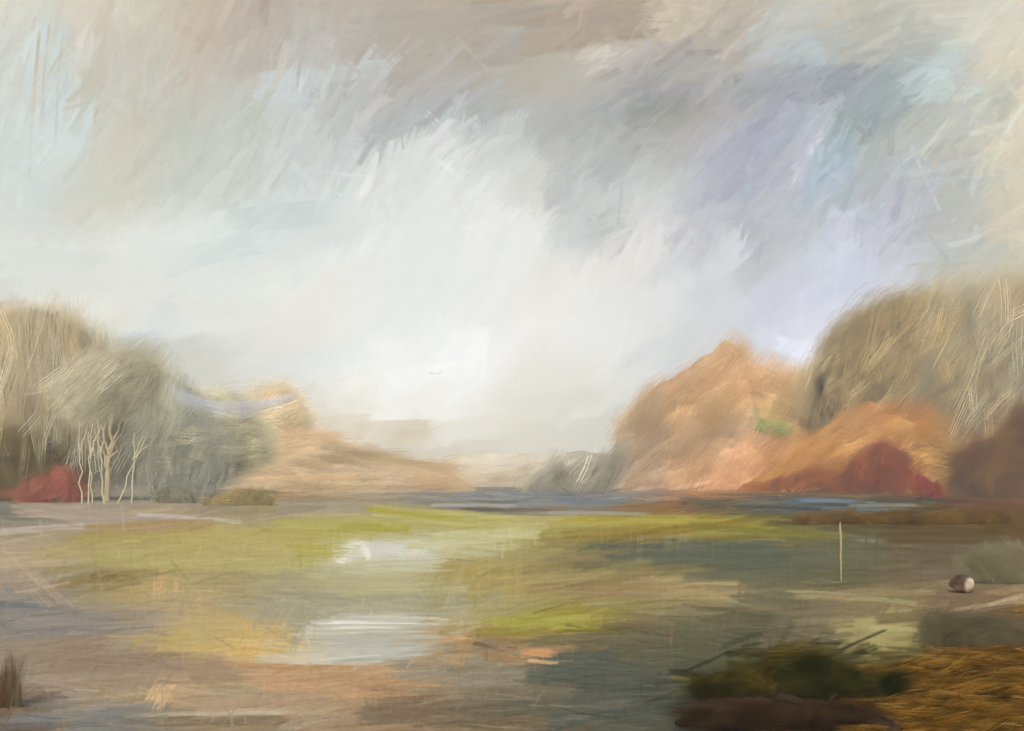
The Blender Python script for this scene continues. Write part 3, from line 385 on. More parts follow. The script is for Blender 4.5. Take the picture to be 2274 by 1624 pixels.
for a in [
    (200, 1145, -6, 360, 34, (170, 154, 138), .85, -.06, .15), (420, 1150, -4, 240, 10, (196, 192, 190), .6, .03, .4), (330, 1168, 3, 300, 22, (168, 145, 102), .8, .05, .15), (90, 1175, 4, 200, 16, (196, 186, 176), .6, .04, .45),
    (420, 1190, 1, 500, 26, (170, 156, 92), .6, .02, .25), (760, 1165, 0, 320, 30, (178, 172, 98), .7, .03, .2), (830, 1172, -2, 160, 20, (166, 158, 60), .7, .05, .2), (1000, 1150, -5, 360, 30, (180, 172, 108), .75, -.05, .15), (920, 1142, -6, 220, 12, (168, 160, 66), .7, -.03, .25), (1080, 1186, 1, 240, 26, (194, 190, 142), .8, .07, .1), (1150, 1168, 0, 140, 20, (186, 178, 124), .7, 0, .2),
    (1400, 1155, 2, 300, 20, (172, 160, 86), .7, -.05, .25), (1530, 1158, -4, 240, 14, (172, 160, 80), .7, -.05, .3), (1450, 1178, 4, 420, 20, (140, 118, 58), .8, -.06, .15), (1700, 1180, -4, 360, 18, (128, 122, 62), .7, -.05, .25), (1280, 1180, 3, 160, 22, (156, 148, 84), .6, .05, .4),
    (1560, 1222, 2, 330, 30, (92, 98, 86), .6, .04, .5), (1450, 1250, 2, 380, 16, (116, 108, 80), .6, .03, .5), (1700, 1240, 1, 300, 40, (96, 100, 84), .5, .02, .4), (1540, 1290, -3, 200, 16, (170, 152, 110), .7, -.05, .4), (1560, 1322, 2, 190, 24, (164, 146, 106), .7, .08, .4), (1450, 1305, 4, 260, 14, (160, 138, 98), .6, -.03, .5), (1320, 1300, 2, 320, 26, (152, 132, 90), .5, .03, .4),
    (1215, 1378, 1, 180, 30, (160, 154, 80), .75, .03, .15), (1160, 1384, 0, 160, 20, (168, 162, 70), .6, .02, .4), (1120, 1408, -3, 160, 16, (146, 134, 62), .7, -.05, .3), (1260, 1372, 2, 110, 14, (168, 162, 84), .7, 0, .3),
    (1060, 1428, -12, 180, 12, (112, 92, 68), .8, -.14, .2), (1120, 1440, -22, 150, 14, (136, 120, 98), .8, -.16, .2), (1190, 1450, 2, 70, 22, (206, 154, 108), .85, .1, .45), (1205, 1470, -6, 70, 10, (222, 176, 134), .8, 0, .4),
    (560, 1410, 12, 140, 40, (204, 172, 112), .9, .05, .35), (470, 1435, 60, 60, 60, (190, 166, 112), .6, 0, .4), (520, 1450, 3, 200, 18, (210, 180, 124), .8, .06, .4), (360, 1290, 80, 60, 22, (200, 168, 118), .7, 0, .5), (345, 1310, 86, 50, 14, (206, 172, 124), .8, 0, .4), (390, 1305, 86, 44, 12, (204, 172, 122), .8, 0, .4), (250, 1285, -2, 110, 20, (124, 106, 66), .7, 0, .55),
    (360, 1530, 60, 90, 50, (210, 178, 138), .85, .1, .45), (150, 1390, 3, 420, 60, (140, 132, 126), .5, .05, .3), (100, 1360, -2, 320, 18, (122, 122, 124), .6, .04, .5), (170, 1590, 3, 330, 24, (128, 127, 128), .6, .04, .4), (520, 1600, 0, 320, 26, (120, 104, 84), .6, .03, .65), (470, 1585, 1, 330, 10, (198, 184, 160), .5, .03, .6),
    (720, 1495, 2, 360, 34, (188, 153, 118), .8, .04, .2), (860, 1510, -2, 320, 30, (180, 146, 110), .7, .04, .25), (620, 1480, -2, 330, 14, (178, 140, 100), .8, -.05, .2), (1040, 1500, -4, 340, 50, (140, 132, 116), .7, -.05, .1), (1000, 1580, 2, 420, 50, (118, 104, 84), .7, .04, .15), (1180, 1570, 6, 420, 40, (108, 100, 82), .5, .04, .3), (1350, 1560, 16, 300, 60, (84, 88, 86), .6, .08, .2), (1280, 1490, 12, 240, 40, (88, 92, 80), .6, .05, .3), (1400, 1500, 25, 240, 30, (88, 90, 76), .5, .05, .4),
    (1500, 1420, 0, 460, 36, (92, 90, 72), .6, .03, .25), (1650, 1440, 2, 420, 40, (88, 86, 66), .6, .03, .25), (1600, 1510, 6, 360, 40, (80, 82, 64), .6, .03, .3),
    (1970, 1390, 62, 110, 60, (166, 156, 106), .6, .05, .6), (1990, 1430, 70, 90, 60, (158, 147, 96), .5, .05, .6), (1900, 1330, -3, 280, 12, (160, 146, 106), .8, .08, .5), (1860, 1318, -4, 240, 8, (170, 158, 118), .7, .08, .5), (1960, 1320, 3, 300, 12, (148, 130, 94), .7, .08, .45),
    (1900, 1462, 3, 150, 12, (168, 152, 104), .7, .05, .6), (1960, 1478, 0, 160, 12, (150, 134, 76), .7, .05, .6), (1880, 1545, 1, 170, 10, (84, 70, 26), .7, .03, .5), (2230, 1340, 10, 150, 14, (190, 168, 130), .7, .15, .55), (2160, 1350, 6, 190, 20, (120, 100, 80), .6, .1, .5)]:
    G(a[0], a[1], a[2], a[3], a[4], a[5], a[6], a[7], a[8], 5.0, 0.08, 0.06, 2.0)
for a in [
    (800, 1345, 1, 480, 60, (163, 157, 131), .75, .02, .12), (620, 1340, 62, 150, 60, (162, 155, 128), .7, 0, .15), (660, 1390, 62, 110, 50, (160, 153, 128), .7, 0, .2), (900, 1310, 2, 300, 24, (178, 171, 132), .7, .08, .25),
    (980, 1300, 70, 110, 40, (164, 152, 106), .6, .1, .4), (1060, 1290, 84, 110, 40, (172, 156, 98), .6, 0, .4), (1140, 1280, 86, 130, 40, (172, 156, 96), .5, 0, .45),
    (80, 1300, -48, 150, 50, (168, 152, 132), .55, 0, .55), (60, 1270, -45, 160, 12, (196, 172, 140), .5, 0, .5), (120, 1310, -42, 120, 8, (186, 164, 136), .5, 0, .5), (40, 1330, -45, 90, 14, (118, 122, 126), .5, 0, .5), (20, 1390, -30, 90, 20, (112, 116, 122), .5, 0, .5),
    (300, 1400, 38, 160, 40, (160, 148, 130), .55, .1, .5), (380, 1380, 40, 120, 26, (170, 154, 130), .5, .1, .5), (320, 1440, 38, 150, 30, (156, 140, 120), .5, .1, .5),
    (430, 1360, 86, 90, 40, (190, 166, 128), .6, 0, .5), (450, 1390, 86, 90, 34, (186, 168, 112), .6, 0, .4), (440, 1440, 86, 70, 50, (192, 170, 112), .6, 0, .4), (550, 1430, 70, 80, 60, (206, 172, 108), .75, 0, .35), (620, 1420, 80, 60, 50, (206, 176, 118), .6, 0, .45),
    (1010, 1300, 66, 120, 14, (182, 168, 128), .5, .1, .5), (1025, 1440, 64, 100, 40, (178, 142, 98), .6, 0, .5), (950, 1455, 70, 60, 60, (180, 146, 106), .5, 0, .5), (960, 1420, 3, 150, 16, (208, 170, 120), .7, .03, .5),
    (250, 1540, 24, 300, 60, (164, 150, 132), .5, .1, .35), (200, 1560, 40, 200, 14, (150, 124, 88), .5, .1, .5), (330, 1500, 62, 140, 40, (150, 128, 104), .5, 0, .55), (400, 1520, 66, 110, 30, (196, 164, 124), .55, 0, .5), (130, 1500, 30, 260, 50, (158, 140, 120), .45, .1, .4),
    (700, 1530, -8, 240, 34, (190, 154, 120), .5, .1, .35), (560, 1580, 2, 260, 20, (186, 170, 146), .5, -.05, .55), (680, 1600, 20, 130, 30, (180, 164, 140), .5, .3, .5), (920, 1580, -20, 200, 70, (124, 104, 84), .5, .1, .3), (880, 1540, 3, 250, 16, (196, 156, 112), .5, .02, .5),
    (1420, 1215, 86, 70, 16, (160, 150, 110), .5, 0, .55), (1500, 1212, 86, 60, 60, (150, 146, 116), .35, 0, .65), (1390, 1212, 2, 170, 14, (76, 86, 84), .6, .03, .55), (1450, 1232, 2, 220, 10, (84, 92, 88), .6, .02, .55), (1620, 1212, 1, 240, 22, (88, 94, 84), .6, .02, .5),
    (1330, 1480, 40, 120, 40, (80, 88, 82), .5, .1, .5), (1300, 1460, 4, 140, 30, (80, 86, 78), .5, 0, .5), (1720, 1400, 60, 120, 40, (120, 108, 88), .45, 0, .55), (1800, 1390, 55, 150, 60, (126, 112, 92), .5, 0, .5), (1640, 1330, 86, 90, 10, (128, 110, 84), .5, 0, .4), (1560, 1370, 86, 70, 14, (120, 108, 84), .4, 0, .5), (1490, 1410, 86, 60, 8, (150, 110, 84), .5, 0, .5),
    (2100, 1220, 86, 90, 40, (120, 98, 66), .5, 0, .55), (2230, 1300, -40, 120, 40, (160, 142, 112), .5, 0, .55), (2080, 1400, -70, 130, 30, (110, 98, 70), .5, 0, .4), (2180, 1440, 2, 160, 70, (92, 90, 66), .7, 0, .2), (2160, 1480, 0, 90, 30, (94, 92, 66), .7, 0, .2)]:
    G(a[0], a[1], a[2], a[3], a[4], a[5], a[6], a[7], a[8], 6.0, 0.08, 0.06, 2.5)
gold = [(176, 138, 66), (196, 160, 96), (96, 66, 14), (52, 38, 8), (150, 108, 36), (60, 44, 12)]
for _ in range(900):
    x = R.uniform(1840, 2420); y = R.uniform(1470, 1780) - 130 * smooth(1980, 2260, x) * R.random() ** .8
    if x < 2000 and R.random() < 0.55: continue
    G(x, y, R.normal(3, 5), R.uniform(40, 170), R.uniform(3, 9), gold[int(R.integers(6))], .6, R.normal(0, .05), .55, 8, .15, .1, 1)
dark = [(30, 34, 16), (20, 22, 8), (44, 48, 28), (34, 26, 12), (60, 56, 30)]
for _ in range(320):
    x = R.normal(1780, 130); y = R.normal(1535, 34)
    G(x, y, R.normal(4, 8), R.uniform(40, 130), R.uniform(4, 14), dark[int(R.integers(5))], .5, R.normal(0, .05), .4, 4, .2, .1, 1)
hairs(gnd, 900, GF, g_dir, [(206, 178, 132), (96, 92, 78), (216, 206, 176)], (30, 150), (1.5, 3.0), 0.42, 4)
hairs(gnd, 110, (1400, 1190, 2000, 1520), g_dir, [(170, 152, 112), (60, 72, 70)], (30, 120), (1.5, 3.0), 0.5, 5)
for _ in range(90):
    x = R.uniform(1200, 2000); y = R.uniform(1200, 1560); G(x, y, 88 + R.normal(0, 3), R.uniform(20, 70), R.uniform(1.6, 3), (156, 136, 98), .35, 0, .5, 3, .3, 0, 0)

hatch(gnd, 2600, GF, g_dir, (30, 150), (2.5, 9), 6, 3.5, .6, .6, 5, .03)
for a in [(170, 1590, 3, 330, 26, (130, 128, 126), .55, .04, .45), (240, 1570, 4, 260, 9, (150, 148, 144), .4, .05, .6), (330, 1500, 2, 420, 50, (158, 138, 116), .5, .03, .3), (560, 1560, 2, 360, 40, (168, 146, 120), .5, .03, .35), (120, 1610, 2, 260, 16, (104, 104, 104), .6, .03, .5), (90, 1370, -2, 330, 40, (140, 132, 126), .5, .04, .35), (200, 1400, 3, 330, 24, (134, 128, 126), .6, .04, .4), (60, 1345, -3, 150, 14, (108, 114, 120), .6, .04, .5), (300, 1470, 2, 420, 40, (144, 127, 108), .5, .03, .3)]:
    G(*a, 7.0, .1, .05, 2.0)
for a in [(1950, 1380, 2, 110, 18, (172, 162, 110), .7, .05, .55), (1975, 1398, -3, 130, 16, (176, 168, 116), .7, .05, .55), (1960, 1415, 3, 110, 16, (164, 154, 100), .7, .05, .6), (1995, 1430, -4, 110, 14, (158, 147, 92), .6, .05, .6), (1985, 1448, -4, 130, 12, (146, 134, 80), .6, .05, .6), (1900, 1425, 40, 90, 40, (150, 138, 98), .5, 0, .5), (1960, 1460, 2, 220, 14, (150, 136, 82), .7, .05, .5)]:
    G(*a, 7.0, .1, .05, 2.0)
for a in [(1600, 1236, 1, 320, 34, (90, 97, 82), .6, .02, .3), (1720, 1245, 0, 260, 44, (96, 99, 82), .6, .02, .3), (1500, 1218, 1, 220, 26, (104, 106, 84), .5, .02, .4), (1640, 1280, 1, 260, 26, (104, 104, 84), .5, .02, .35), (1860, 1230, 0, 220, 50, (102, 103, 82), .6, 0, .25), (1330, 1500, 8, 260, 50, (86, 89, 76), .6, .05, .25), (1450, 1560, 6, 300, 60, (82, 86, 76), .6, .05, .2), (1620, 1480, 4, 260, 50, (80, 82, 64), .6, .03, .25), (1250, 1490, 8, 170, 36, (90, 95, 84), .6, .05, .35)]:
    G(*a, 7.0, .1, .05, 2.0)
for a in [(2060, 1370, 2, 240, 26, (104, 90, 62), .6, .05, .4), (2100, 1470, 2, 300, 40, (98, 80, 40), .6, .03, .4), (2040, 1460, 0, 220, 30, (88, 78, 44), .6, .03, .4), (2220, 1400, 4, 160, 50, (112, 88, 44), .6, .05, .4), (2150, 1230, 2, 240, 60, (106, 94, 74), .75, .02, .25), (2080, 1190, 0, 240, 40, (98, 84, 58), .7, .02, .3), (2210, 1290, 10, 160, 40, (122, 106, 82), .65, .05, .4), (2060, 1270, 2, 200, 40, (112, 100, 80), .6, 0, .35), (2160, 1330, -4, 180, 30, (124, 104, 82), .6, .05, .4), (2230, 1180, 4, 120, 50, (96, 78, 48), .7, 0, .4), (2190, 1345, 8, 180, 10, (176, 156, 122), .6, .1, .55), (2240, 1330, 16, 100, 9, (190, 168, 132), .6, .1, .5),
          (1250, 1560, 4, 300, 50, (100, 98, 82), .6, .04, .25), (1380, 1530, 10, 260, 50, (86, 89, 78), .6, .05, .25), (1150, 1540, 4, 260, 40, (118, 110, 92), .5, .04, .3), (1450, 1600, 4, 260, 50, (84, 86, 74), .6, .05, .25), (1300, 1420, 2, 260, 26, (112, 104, 78), .6, .03, .35), (1500, 1450, 2, 300, 40, (96, 94, 74), .6, .03, .3)]:
    G(*a, 7.0, .1, .05, 2.0)
mixc = [(46, 50, 30), (64, 66, 46), (86, 82, 52), (36, 34, 18), (104, 92, 50), (74, 62, 34), (120, 104, 58)]
for _ in range(130):
    x = R.normal(1800, 130); y = R.normal(1500, 40); G(x, y, R.normal(6, 12), R.uniform(50, 150), R.uniform(5, 18), mixc[int(R.integers(7))], .55, R.normal(0, .08), .5, 6, .15, .1, 1)
for a in [(420, 1240, 0, 420, 60, (176, 164, 108), .45, .02, .35), (560, 1200, 0, 420, 40, (180, 168, 108), .45, .02, .35), (300, 1330, 2, 300, 40, (158, 148, 116), .4, .02, .4), (520, 1400, 2, 260, 60, (184, 166, 118), .45, .03, .4), (900, 1165, 0, 420, 30, (174, 168, 102), .5, .02, .3)]:
    G(*a, 7.0, .12, .1, 2.0)
hatch(gnd, 900, (0, 1140, 1500, 1624), g_dir, (40, 160), (2, 5), 13, 4, .55, .6, 6, .02)
hatch(gnd, 300, (200, 1180, 1400, 1560), lambda x, y: 78, (16, 60), (2, 6), 10, 4, .5, .6, 14, 0)
hatch(gnd, 700, (0, 1160, 1100, 1624), g_dir, (20, 70), (2.5, 8), 7, 4, .5, .6, 40, .3)
weave(gnd, 0, 1.6, 0.8); weave(gnd, 90, 0.8, 0.5)
crisp(gnd, 5, .4)
def ground_z(X, Y):
    return 0.0 * X
def sheet(name, cv, xs, ys, mat, E, z=None):
    X, Yd = np.meshgrid(xs, ys)
    Y = EYE * FD / (Yd - HY)
    c = own(lin(np.clip(cv.read(X, Yd), 2, 250)), Y, E).reshape(-1, 3); WX = (X - CX) / FD * Y
    Z = ground_z(WX, Y) if z is None else np.full_like(Y, z)
    V = np.stack([WX, Y, Z], -1).reshape(-1, 3)
    return mesh_from(name, V, grid_faces(len(ys), len(xs))[:, ::-1], np.clip(c, 0.003, 0.9), mat)
xs = np.concatenate([np.arange(-2600, -440, 60.0), axis(-440, -20, 2290, 2720, 1.9, 9.0), np.arange(2740, 4900, 60.0)]); ys = np.concatenate([np.array([1065.0, 1066]), axis(1067, 1068, 1632, 1820, 1.7, 6.0), np.arange(1840, 2700, 20.0)])
tag(sheet('meadow', gnd, xs, ys, M_GROUND, E_GROUND), 'wet olive and tan marsh meadow in the foreground', kind='structure')
# plain sheet under and round the meadow, out to the horizon
m, nt, out = new_mat('far_turf')
nz = nt.nodes.new('ShaderNodeTexNoise'); nz.inputs['Scale'].default_value = 0.05; nz.inputs['Detail'].default_value = 8
cr = nt.nodes.new('ShaderNodeValToRGB'); cr.color_ramp.elements[0].color = (0.07, 0.06, 0.035, 1); cr.color_ramp.elements[1].color = (0.14, 0.115, 0.07, 1)
tc = nt.nodes.new('ShaderNodeTexCoord'); df = nt.nodes.new('ShaderNodeBsdfDiffuse')
nt.links.new(tc.outputs['Object'], nz.inputs['Vector']); nt.links.new(nz.outputs['Fac'], cr.inputs[0]); nt.links.new(cr.outputs[0], df.inputs['Color']); nt.links.new(df.outputs[0], out.inputs['Surface'])
gx = np.linspace(-980, 980, 40); gyv = np.linspace(-90, 980, 40); X, Y = np.meshgrid(gx, gyv)
tag(mesh_from('ground', np.stack([X, Y, np.full_like(X, -0.12)], -1).reshape(-1, 3), grid_faces(40, 40), None, m), kind='structure')

# ------------------------------------------------------------------ WATER
def water(name, outline, cv, mat, z, mirror, label, rim=16.0, nx=420, ny=150):
    """outline: rows (yd, x_left, x_right) of the shore; a sheet with a soft wavering shore"""
    O = np.array(outline, float)
    yy = np.linspace(O[0, 0], O[-1, 0], ny); l = np.interp(yy, O[:, 0], O[:, 1]); r = np.interp(yy, O[:, 0], O[:, 2])
    wob = unit(gblur(R.standard_normal((1, ny * 4)), 0, 2))[0][:ny]; wob2 = unit(gblur(R.standard_normal((1, ny * 4)), 0, 2))[0][:ny]
    l = l + wob * 12 * (r - l > 30); r = r + wob2 * 14 * (r - l > 30)
    u = np.linspace(0, 1, nx)
    X = l[:, None] + (r - l)[:, None] * u[None, :]; Yd = np.repeat(yy[:, None], nx, 1)
    Y = EYE * FD / (Yd - HY); WX = (X - CX) / FD * Y
    V = np.stack([WX, Y, np.full_like(Y, z) ], -1).reshape(-1, 3)
    mir = mirror(X, Yd)
    e = np.minimum(np.minimum(u, 1 - u)[None, :] * (r - l)[:, None] / 70.0, np.minimum(yy - yy[0], yy[-1] - yy)[:, None] / rim)
    br = TEX[(np.arange(ny) * 7 % 512)[:, None], (np.arange(nx) * 5 % 2048)[None, :]]
    dep = np.clip(smooth(0.0, 1.0, e + (br - 0.5) * 1.1 * (e < 1.3)) * (e > 0.03), 0, 1)
    mir = mir * dep
    tgt = lin(np.clip(cv.read(X, Yd) * dep[..., None] + gnd.read(X, Yd) * (1 - dep[..., None]), 2, 250))
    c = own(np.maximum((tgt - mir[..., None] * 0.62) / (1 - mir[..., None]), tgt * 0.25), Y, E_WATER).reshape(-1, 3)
    return tag(mesh_from(name, V, grid_faces(ny, nx)[:, ::-1], np.clip(c, .003, .9), mat, extra={'Mirror': mir.reshape(-1)}), label, kind='structure')
lake = Canvas(700, 1062, 2500, 1180, 1.7)
lake.guide(table('''900 1115 150 142 130;950 1110 142 140 130;1050 1100 140 139 130;1150 1110 131 134 131;1250 1110 128 134 138;1350 1108 133 139 143;1100 1132 126 118 102;1250 1138 140 129 114;1400 1130 142 124 100;1450 1120 152 120 84;1500 1140 140 116 84
1600 1112 116 112 98;1700 1110 114 118 114;1800 1108 108 119 124;1900 1118 106 110 102;2000 1110 110 110 94;2100 1120 104 96 70;1600 1142 114 107 88;1700 1130 110 110 100;1850 1130 100 104 100'''), aniso=2.5, soft=20, warp=10, step=6)
lake.layer(420, (760, 1064, 2400, 1170), (60, 220), (4, 14), g_dir, 0.6, 0.4, 8, 7, .15, .1, .05, spread=3)
for x, y, L, c in ((1250, 1112, 300, (126, 134, 142)), (1380, 1110, 160, (140, 146, 150)), (1120, 1108, 240, (144, 144, 138)), (1780, 1106, 260, (112, 126, 136)), (1860, 1112, 180, (136, 152, 164)), (1960, 1122, 160, (150, 150, 140)), (1150, 1134, 260, (104, 96, 82)), (1050, 1122, 200, (176, 172, 166)), (1330, 1140, 240, (168, 168, 170)), (1730, 1128, 200, (90, 96, 96)), (1900, 1130, 160, (110, 120, 128))):
    lake.stroke(x, y, R.normal(-1, 2), L, 9, c, .75, .02, .45, 8, .15, 0, 0)
hairs(lake, 260, (860, 1085, 2150, 1155), g_dir, [(170, 186, 204), (196, 160, 112), (80, 84, 80)], (20, 90), (1.5, 3), .55, 4)
water('lake', [(1084, 980, 1420), (1090, 900, 2020), (1100, 860, 2110), (1115, 850, 2140), (1130, 960, 2080), (1142, 1090, 1990), (1152, 1300, 1760)], lake, M_LAKE, 0.002, lambda X, Y: np.full(X.shape, 0.10), 'blue grey lake under the peach hill')
pool = Canvas(400, 1150, 1150, 1560, 1.7)
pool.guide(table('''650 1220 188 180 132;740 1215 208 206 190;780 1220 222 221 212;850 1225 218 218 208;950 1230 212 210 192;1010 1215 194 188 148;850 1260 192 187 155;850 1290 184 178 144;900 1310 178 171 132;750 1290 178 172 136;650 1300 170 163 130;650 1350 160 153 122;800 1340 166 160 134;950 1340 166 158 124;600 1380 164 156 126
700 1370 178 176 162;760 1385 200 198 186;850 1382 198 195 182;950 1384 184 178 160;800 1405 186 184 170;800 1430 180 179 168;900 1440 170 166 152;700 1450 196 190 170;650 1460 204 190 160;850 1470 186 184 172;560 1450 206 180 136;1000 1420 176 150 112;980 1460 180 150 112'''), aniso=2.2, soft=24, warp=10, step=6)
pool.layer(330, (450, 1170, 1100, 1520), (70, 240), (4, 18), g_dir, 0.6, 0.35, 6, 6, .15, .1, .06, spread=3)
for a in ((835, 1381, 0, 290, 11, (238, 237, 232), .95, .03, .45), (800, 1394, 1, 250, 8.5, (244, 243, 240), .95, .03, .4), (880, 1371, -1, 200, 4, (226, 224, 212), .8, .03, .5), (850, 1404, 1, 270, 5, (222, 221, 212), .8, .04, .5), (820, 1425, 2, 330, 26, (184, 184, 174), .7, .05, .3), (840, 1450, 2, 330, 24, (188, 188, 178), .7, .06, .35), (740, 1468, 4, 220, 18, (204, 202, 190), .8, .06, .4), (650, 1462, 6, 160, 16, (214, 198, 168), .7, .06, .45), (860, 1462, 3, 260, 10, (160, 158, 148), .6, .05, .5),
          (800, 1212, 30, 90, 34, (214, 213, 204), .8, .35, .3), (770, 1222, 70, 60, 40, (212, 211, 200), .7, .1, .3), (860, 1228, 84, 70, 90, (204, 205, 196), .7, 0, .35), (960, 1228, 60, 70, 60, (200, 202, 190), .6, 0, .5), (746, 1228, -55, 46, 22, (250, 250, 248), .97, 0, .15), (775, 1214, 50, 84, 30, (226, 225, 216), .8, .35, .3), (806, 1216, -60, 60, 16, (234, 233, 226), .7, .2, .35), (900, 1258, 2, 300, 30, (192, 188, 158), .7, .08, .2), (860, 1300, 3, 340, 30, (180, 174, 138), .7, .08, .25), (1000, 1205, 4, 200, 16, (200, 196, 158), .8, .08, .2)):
    pool.stroke(*a, 6.0, 0.6 if a[4] < 9 else 0.08, 0.05, 2.0)  # pale and white strokes put the sky's reflection into the pool colour
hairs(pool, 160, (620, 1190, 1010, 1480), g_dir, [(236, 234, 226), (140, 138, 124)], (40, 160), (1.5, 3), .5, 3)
water('pool', [(1193, 800, 1120), (1200, 750, 1150), (1212, 730, 1060), (1230, 735, 1010), (1250, 720, 990), (1280, 690, 960), (1305, 720, 930), (1320, 800, 880)], pool, M_WATER, 0.0006, lambda X, Y: 0.05 + 0.16 * smooth(720, 800, X) * smooth(1010, 940, X) * smooth(1300, 1240, Y), 'pale upper pool with painted sky shine in the olive meadow')
water('pool', [(1350, 760, 900), (1362, 720, 960), (1375, 700, 1000), (1395, 690, 1010), (1420, 690, 1010), (1440, 660, 1000), (1458, 600, 960), (1472, 640, 880), (1480, 700, 800)], pool, M_WATER, 0.0006, lambda X, Y: 0.03 + 0.05 * smooth(1360, 1380, Y) * smooth(1410, 1392, Y), 'lower pool with white sky glints painted on its ripples')

# ------------------------------------------------------------------ HILLS
def hill(name, prof, Yr, D, pts, dirs, label, strokes=(), n=(160, 300, 500), ramp=1.25, jit=6, hair=None, base=1100, haze_fade=0.0):
    pts = [(x, y) + tuple(v * (1 - haze_fade) + t * haze_fade for v, t in zip(c, (208, 190, 160))) for (x, y, *c) in pts]  # mixes cream distance haze into the slope's own colours
    P = np.array(prof, float); x0, x1 = P[0, 0], P[-1, 0]
    top = P[:, 1].min()
    cv = Canvas(x0 - 30, top - 40, x1 + 30, base + 60, 1.8)
    cv.guide(pts, soft=24, warp=14, step=7)
    bx = (x0, top - 20, x1, base + 40)
    cv.layer(n[0], bx, (100, 220), (30, 70), dirs, .7, .15, 4, 4, .25, .1, .12)
    cv.layer(n[1], bx, (60, 170), (10, 34), dirs, .6, .4, jit, 6, .12, .1, .12)
    cv.layer(n[2], bx, (30, 120), (3, 12), dirs, .55, .5, jit * 1.6, 7, .12, .1, .1)
    for a in strokes: cv.stroke(*a, 6.0, 0.08, 0.05, 2.0)
    if hair: hairs(cv, hair[0], bx, dirs, hair[1], (25, 100), (1.5, 3.2), .55, 14)
    sq = 1 - 0.45 * D / Yr                                  # the belly of the slope stands nearer than its ridge
    P[:, 0] = CX + (P[:, 0] - CX) * sq; x0, x1 = P[0, 0], P[-1, 0]
    xs = np.arange(x0, x1 + 0.1, 3.0); nv = 170
    H = EYE + 0.965 * (HY - np.interp(xs, P[:, 0], P[:, 1])) / FD * Yr
    H = H + unit(gblur(R.standard_normal((1, len(xs))), 0, 5))[0] * 0.010 * H.max() + unit(gblur(R.standard_normal((1, len(xs))), 0, 1.5))[0] * 0.006 * H.max()
    H = np.maximum(H, -0.2)
    v = np.linspace(0, 1.3, nv)
    prof_v = np.where(v <= 1, np.sin(np.clip(v, 0, 1) * np.pi / 2) ** ramp, 1 - (v - 1) * 2.2)
    lump = unit(gblur(R.standard_normal((nv, len(xs))), 7, 9)) * 0.02 + unit(gblur(R.standard_normal((nv, len(xs))), 1.2, 2.0)) * 0.004
    Z = (H[None, :] + 0.3) * (prof_v[:, None] + lump * np.sin(np.clip(v, 0, 1) * np.pi)[:, None]) - 0.3
    Yw = Yr - D + D * v
    WX = np.repeat(((xs - CX) / FD * Yr)[None, :], nv, 0); WY = np.repeat(Yw[:, None], len(xs), 1)
    YD = HY - (Z - EYE) / Yr * FD
    c = lin(np.clip(cv.read(CX + (np.repeat(xs[None, :], nv, 0) - CX) / sq, YD), 2, 250)).reshape(-1, 3)
    c = own(c, WY.reshape(-1), E_HILL)
    ob = mesh_from(name, np.stack([WX, WY, Z], -1).reshape(-1, 3), grid_faces(nv, len(xs)), np.clip(c, .003, .92), M_HILL)
    tag(ob, label, kind='structure')
    return cv, xs, H
def const(a): return lambda x, y: a
hill('hill', [(700, 1100), (800, 1046), (900, 1022), (1000, 1010), (1100, 1002), (1200, 1008), (1300, 1000), (1400, 1016), (1600, 1060), (1700, 1110)], 220, 30,
     table('900 1060 196 178 148;1000 1040 212 200 174;1050 1070 190 172 142;1150 1030 222 214 194;1250 1035 215 208 190;1050 1030 218 208 186;1200 1070 186 172 146;1300 1050 178 170 150;1300 1085 140 132 118;1400 1060 160 148 130;1100 1085 160 148 128;950 1090 162 150 128'), const(4), 'far low cream bank behind the lake', n=(60, 160, 200))  # cream tones carry painted distance haze
hl = hill('hill', [(330, 1100), (430, 1080), (470, 1040), (520, 1000), (580, 966), (650, 954), (700, 962), (740, 990), (800, 1006), (900, 1024), (980, 1044), (1030, 1075), (1080, 1110)], 140, 20,
     table('450 1060 170 156 126;500 1020 176 152 118;580 985 182 152 114;650 965 190 156 116;700 985 186 156 118;620 1010 172 146 110;750 1010 180 160 124;700 1050 176 150 110;800 1030 166 148 114;900 1040 162 146 118;960 1055 176 150 116;600 1060 158 136 104;750 1080 176 150 114;850 1070 160 146 120;550 1090 156 140 112;680 1095 166 146 116'), field([(500, 1000, 30), (650, 960, 0), (700, 1050, 0), (900, 1050, -3)]), 'low brown hill left of the lake', haze_fade=.55, n=(70, 200, 260),
     strokes=((640, 1062, 1, 380, 7, (206, 176, 132), .8, .02, .5), (760, 1050, -1, 380, 8, (200, 172, 130), .6, .02, .5), (640, 1090, 0, 420, 8, (208, 180, 138), .6, .02, .5), (860, 1030, -4, 300, 18, (158, 144, 112), .6, .05, .3), (560, 1030, 20, 200, 30, (166, 142, 108), .6, .08, .3), (800, 1080, 0, 340, 10, (150, 130, 100), .6, .02, .5)), hair=(200, [(220, 190, 146), (140, 124, 98)]))
HP = table('''1380 1040 160 140 116;1400 1000 170 150 121;1430 940 186 156 122;1450 1060 170 142 116;1450 950 187 150 111;1480 900 190 160 124;1500 1000 198 154 111;1550 1050 202 152 113;1560 860 190 162 128;1600 900 206 162 113;1640 790 180 152 119;1650 850 208 168 124;1700 850 206 168 124;1750 830 188 168 140;1700 950 190 152 103;1800 880 190 170 135;1600 1000 226 180 142;1540 985 168 150 122;1520 930 180 152 116;1500 1090 190 138 103;1600 1070 206 158 124;1700 1020 182 130 83;1650 1060 196 148 108;1800 1000 178 132 84;1800 940 184 152 112;1900 960 171 118 72;2100 1000 150 130 100;1430 1100 160 118 82''')
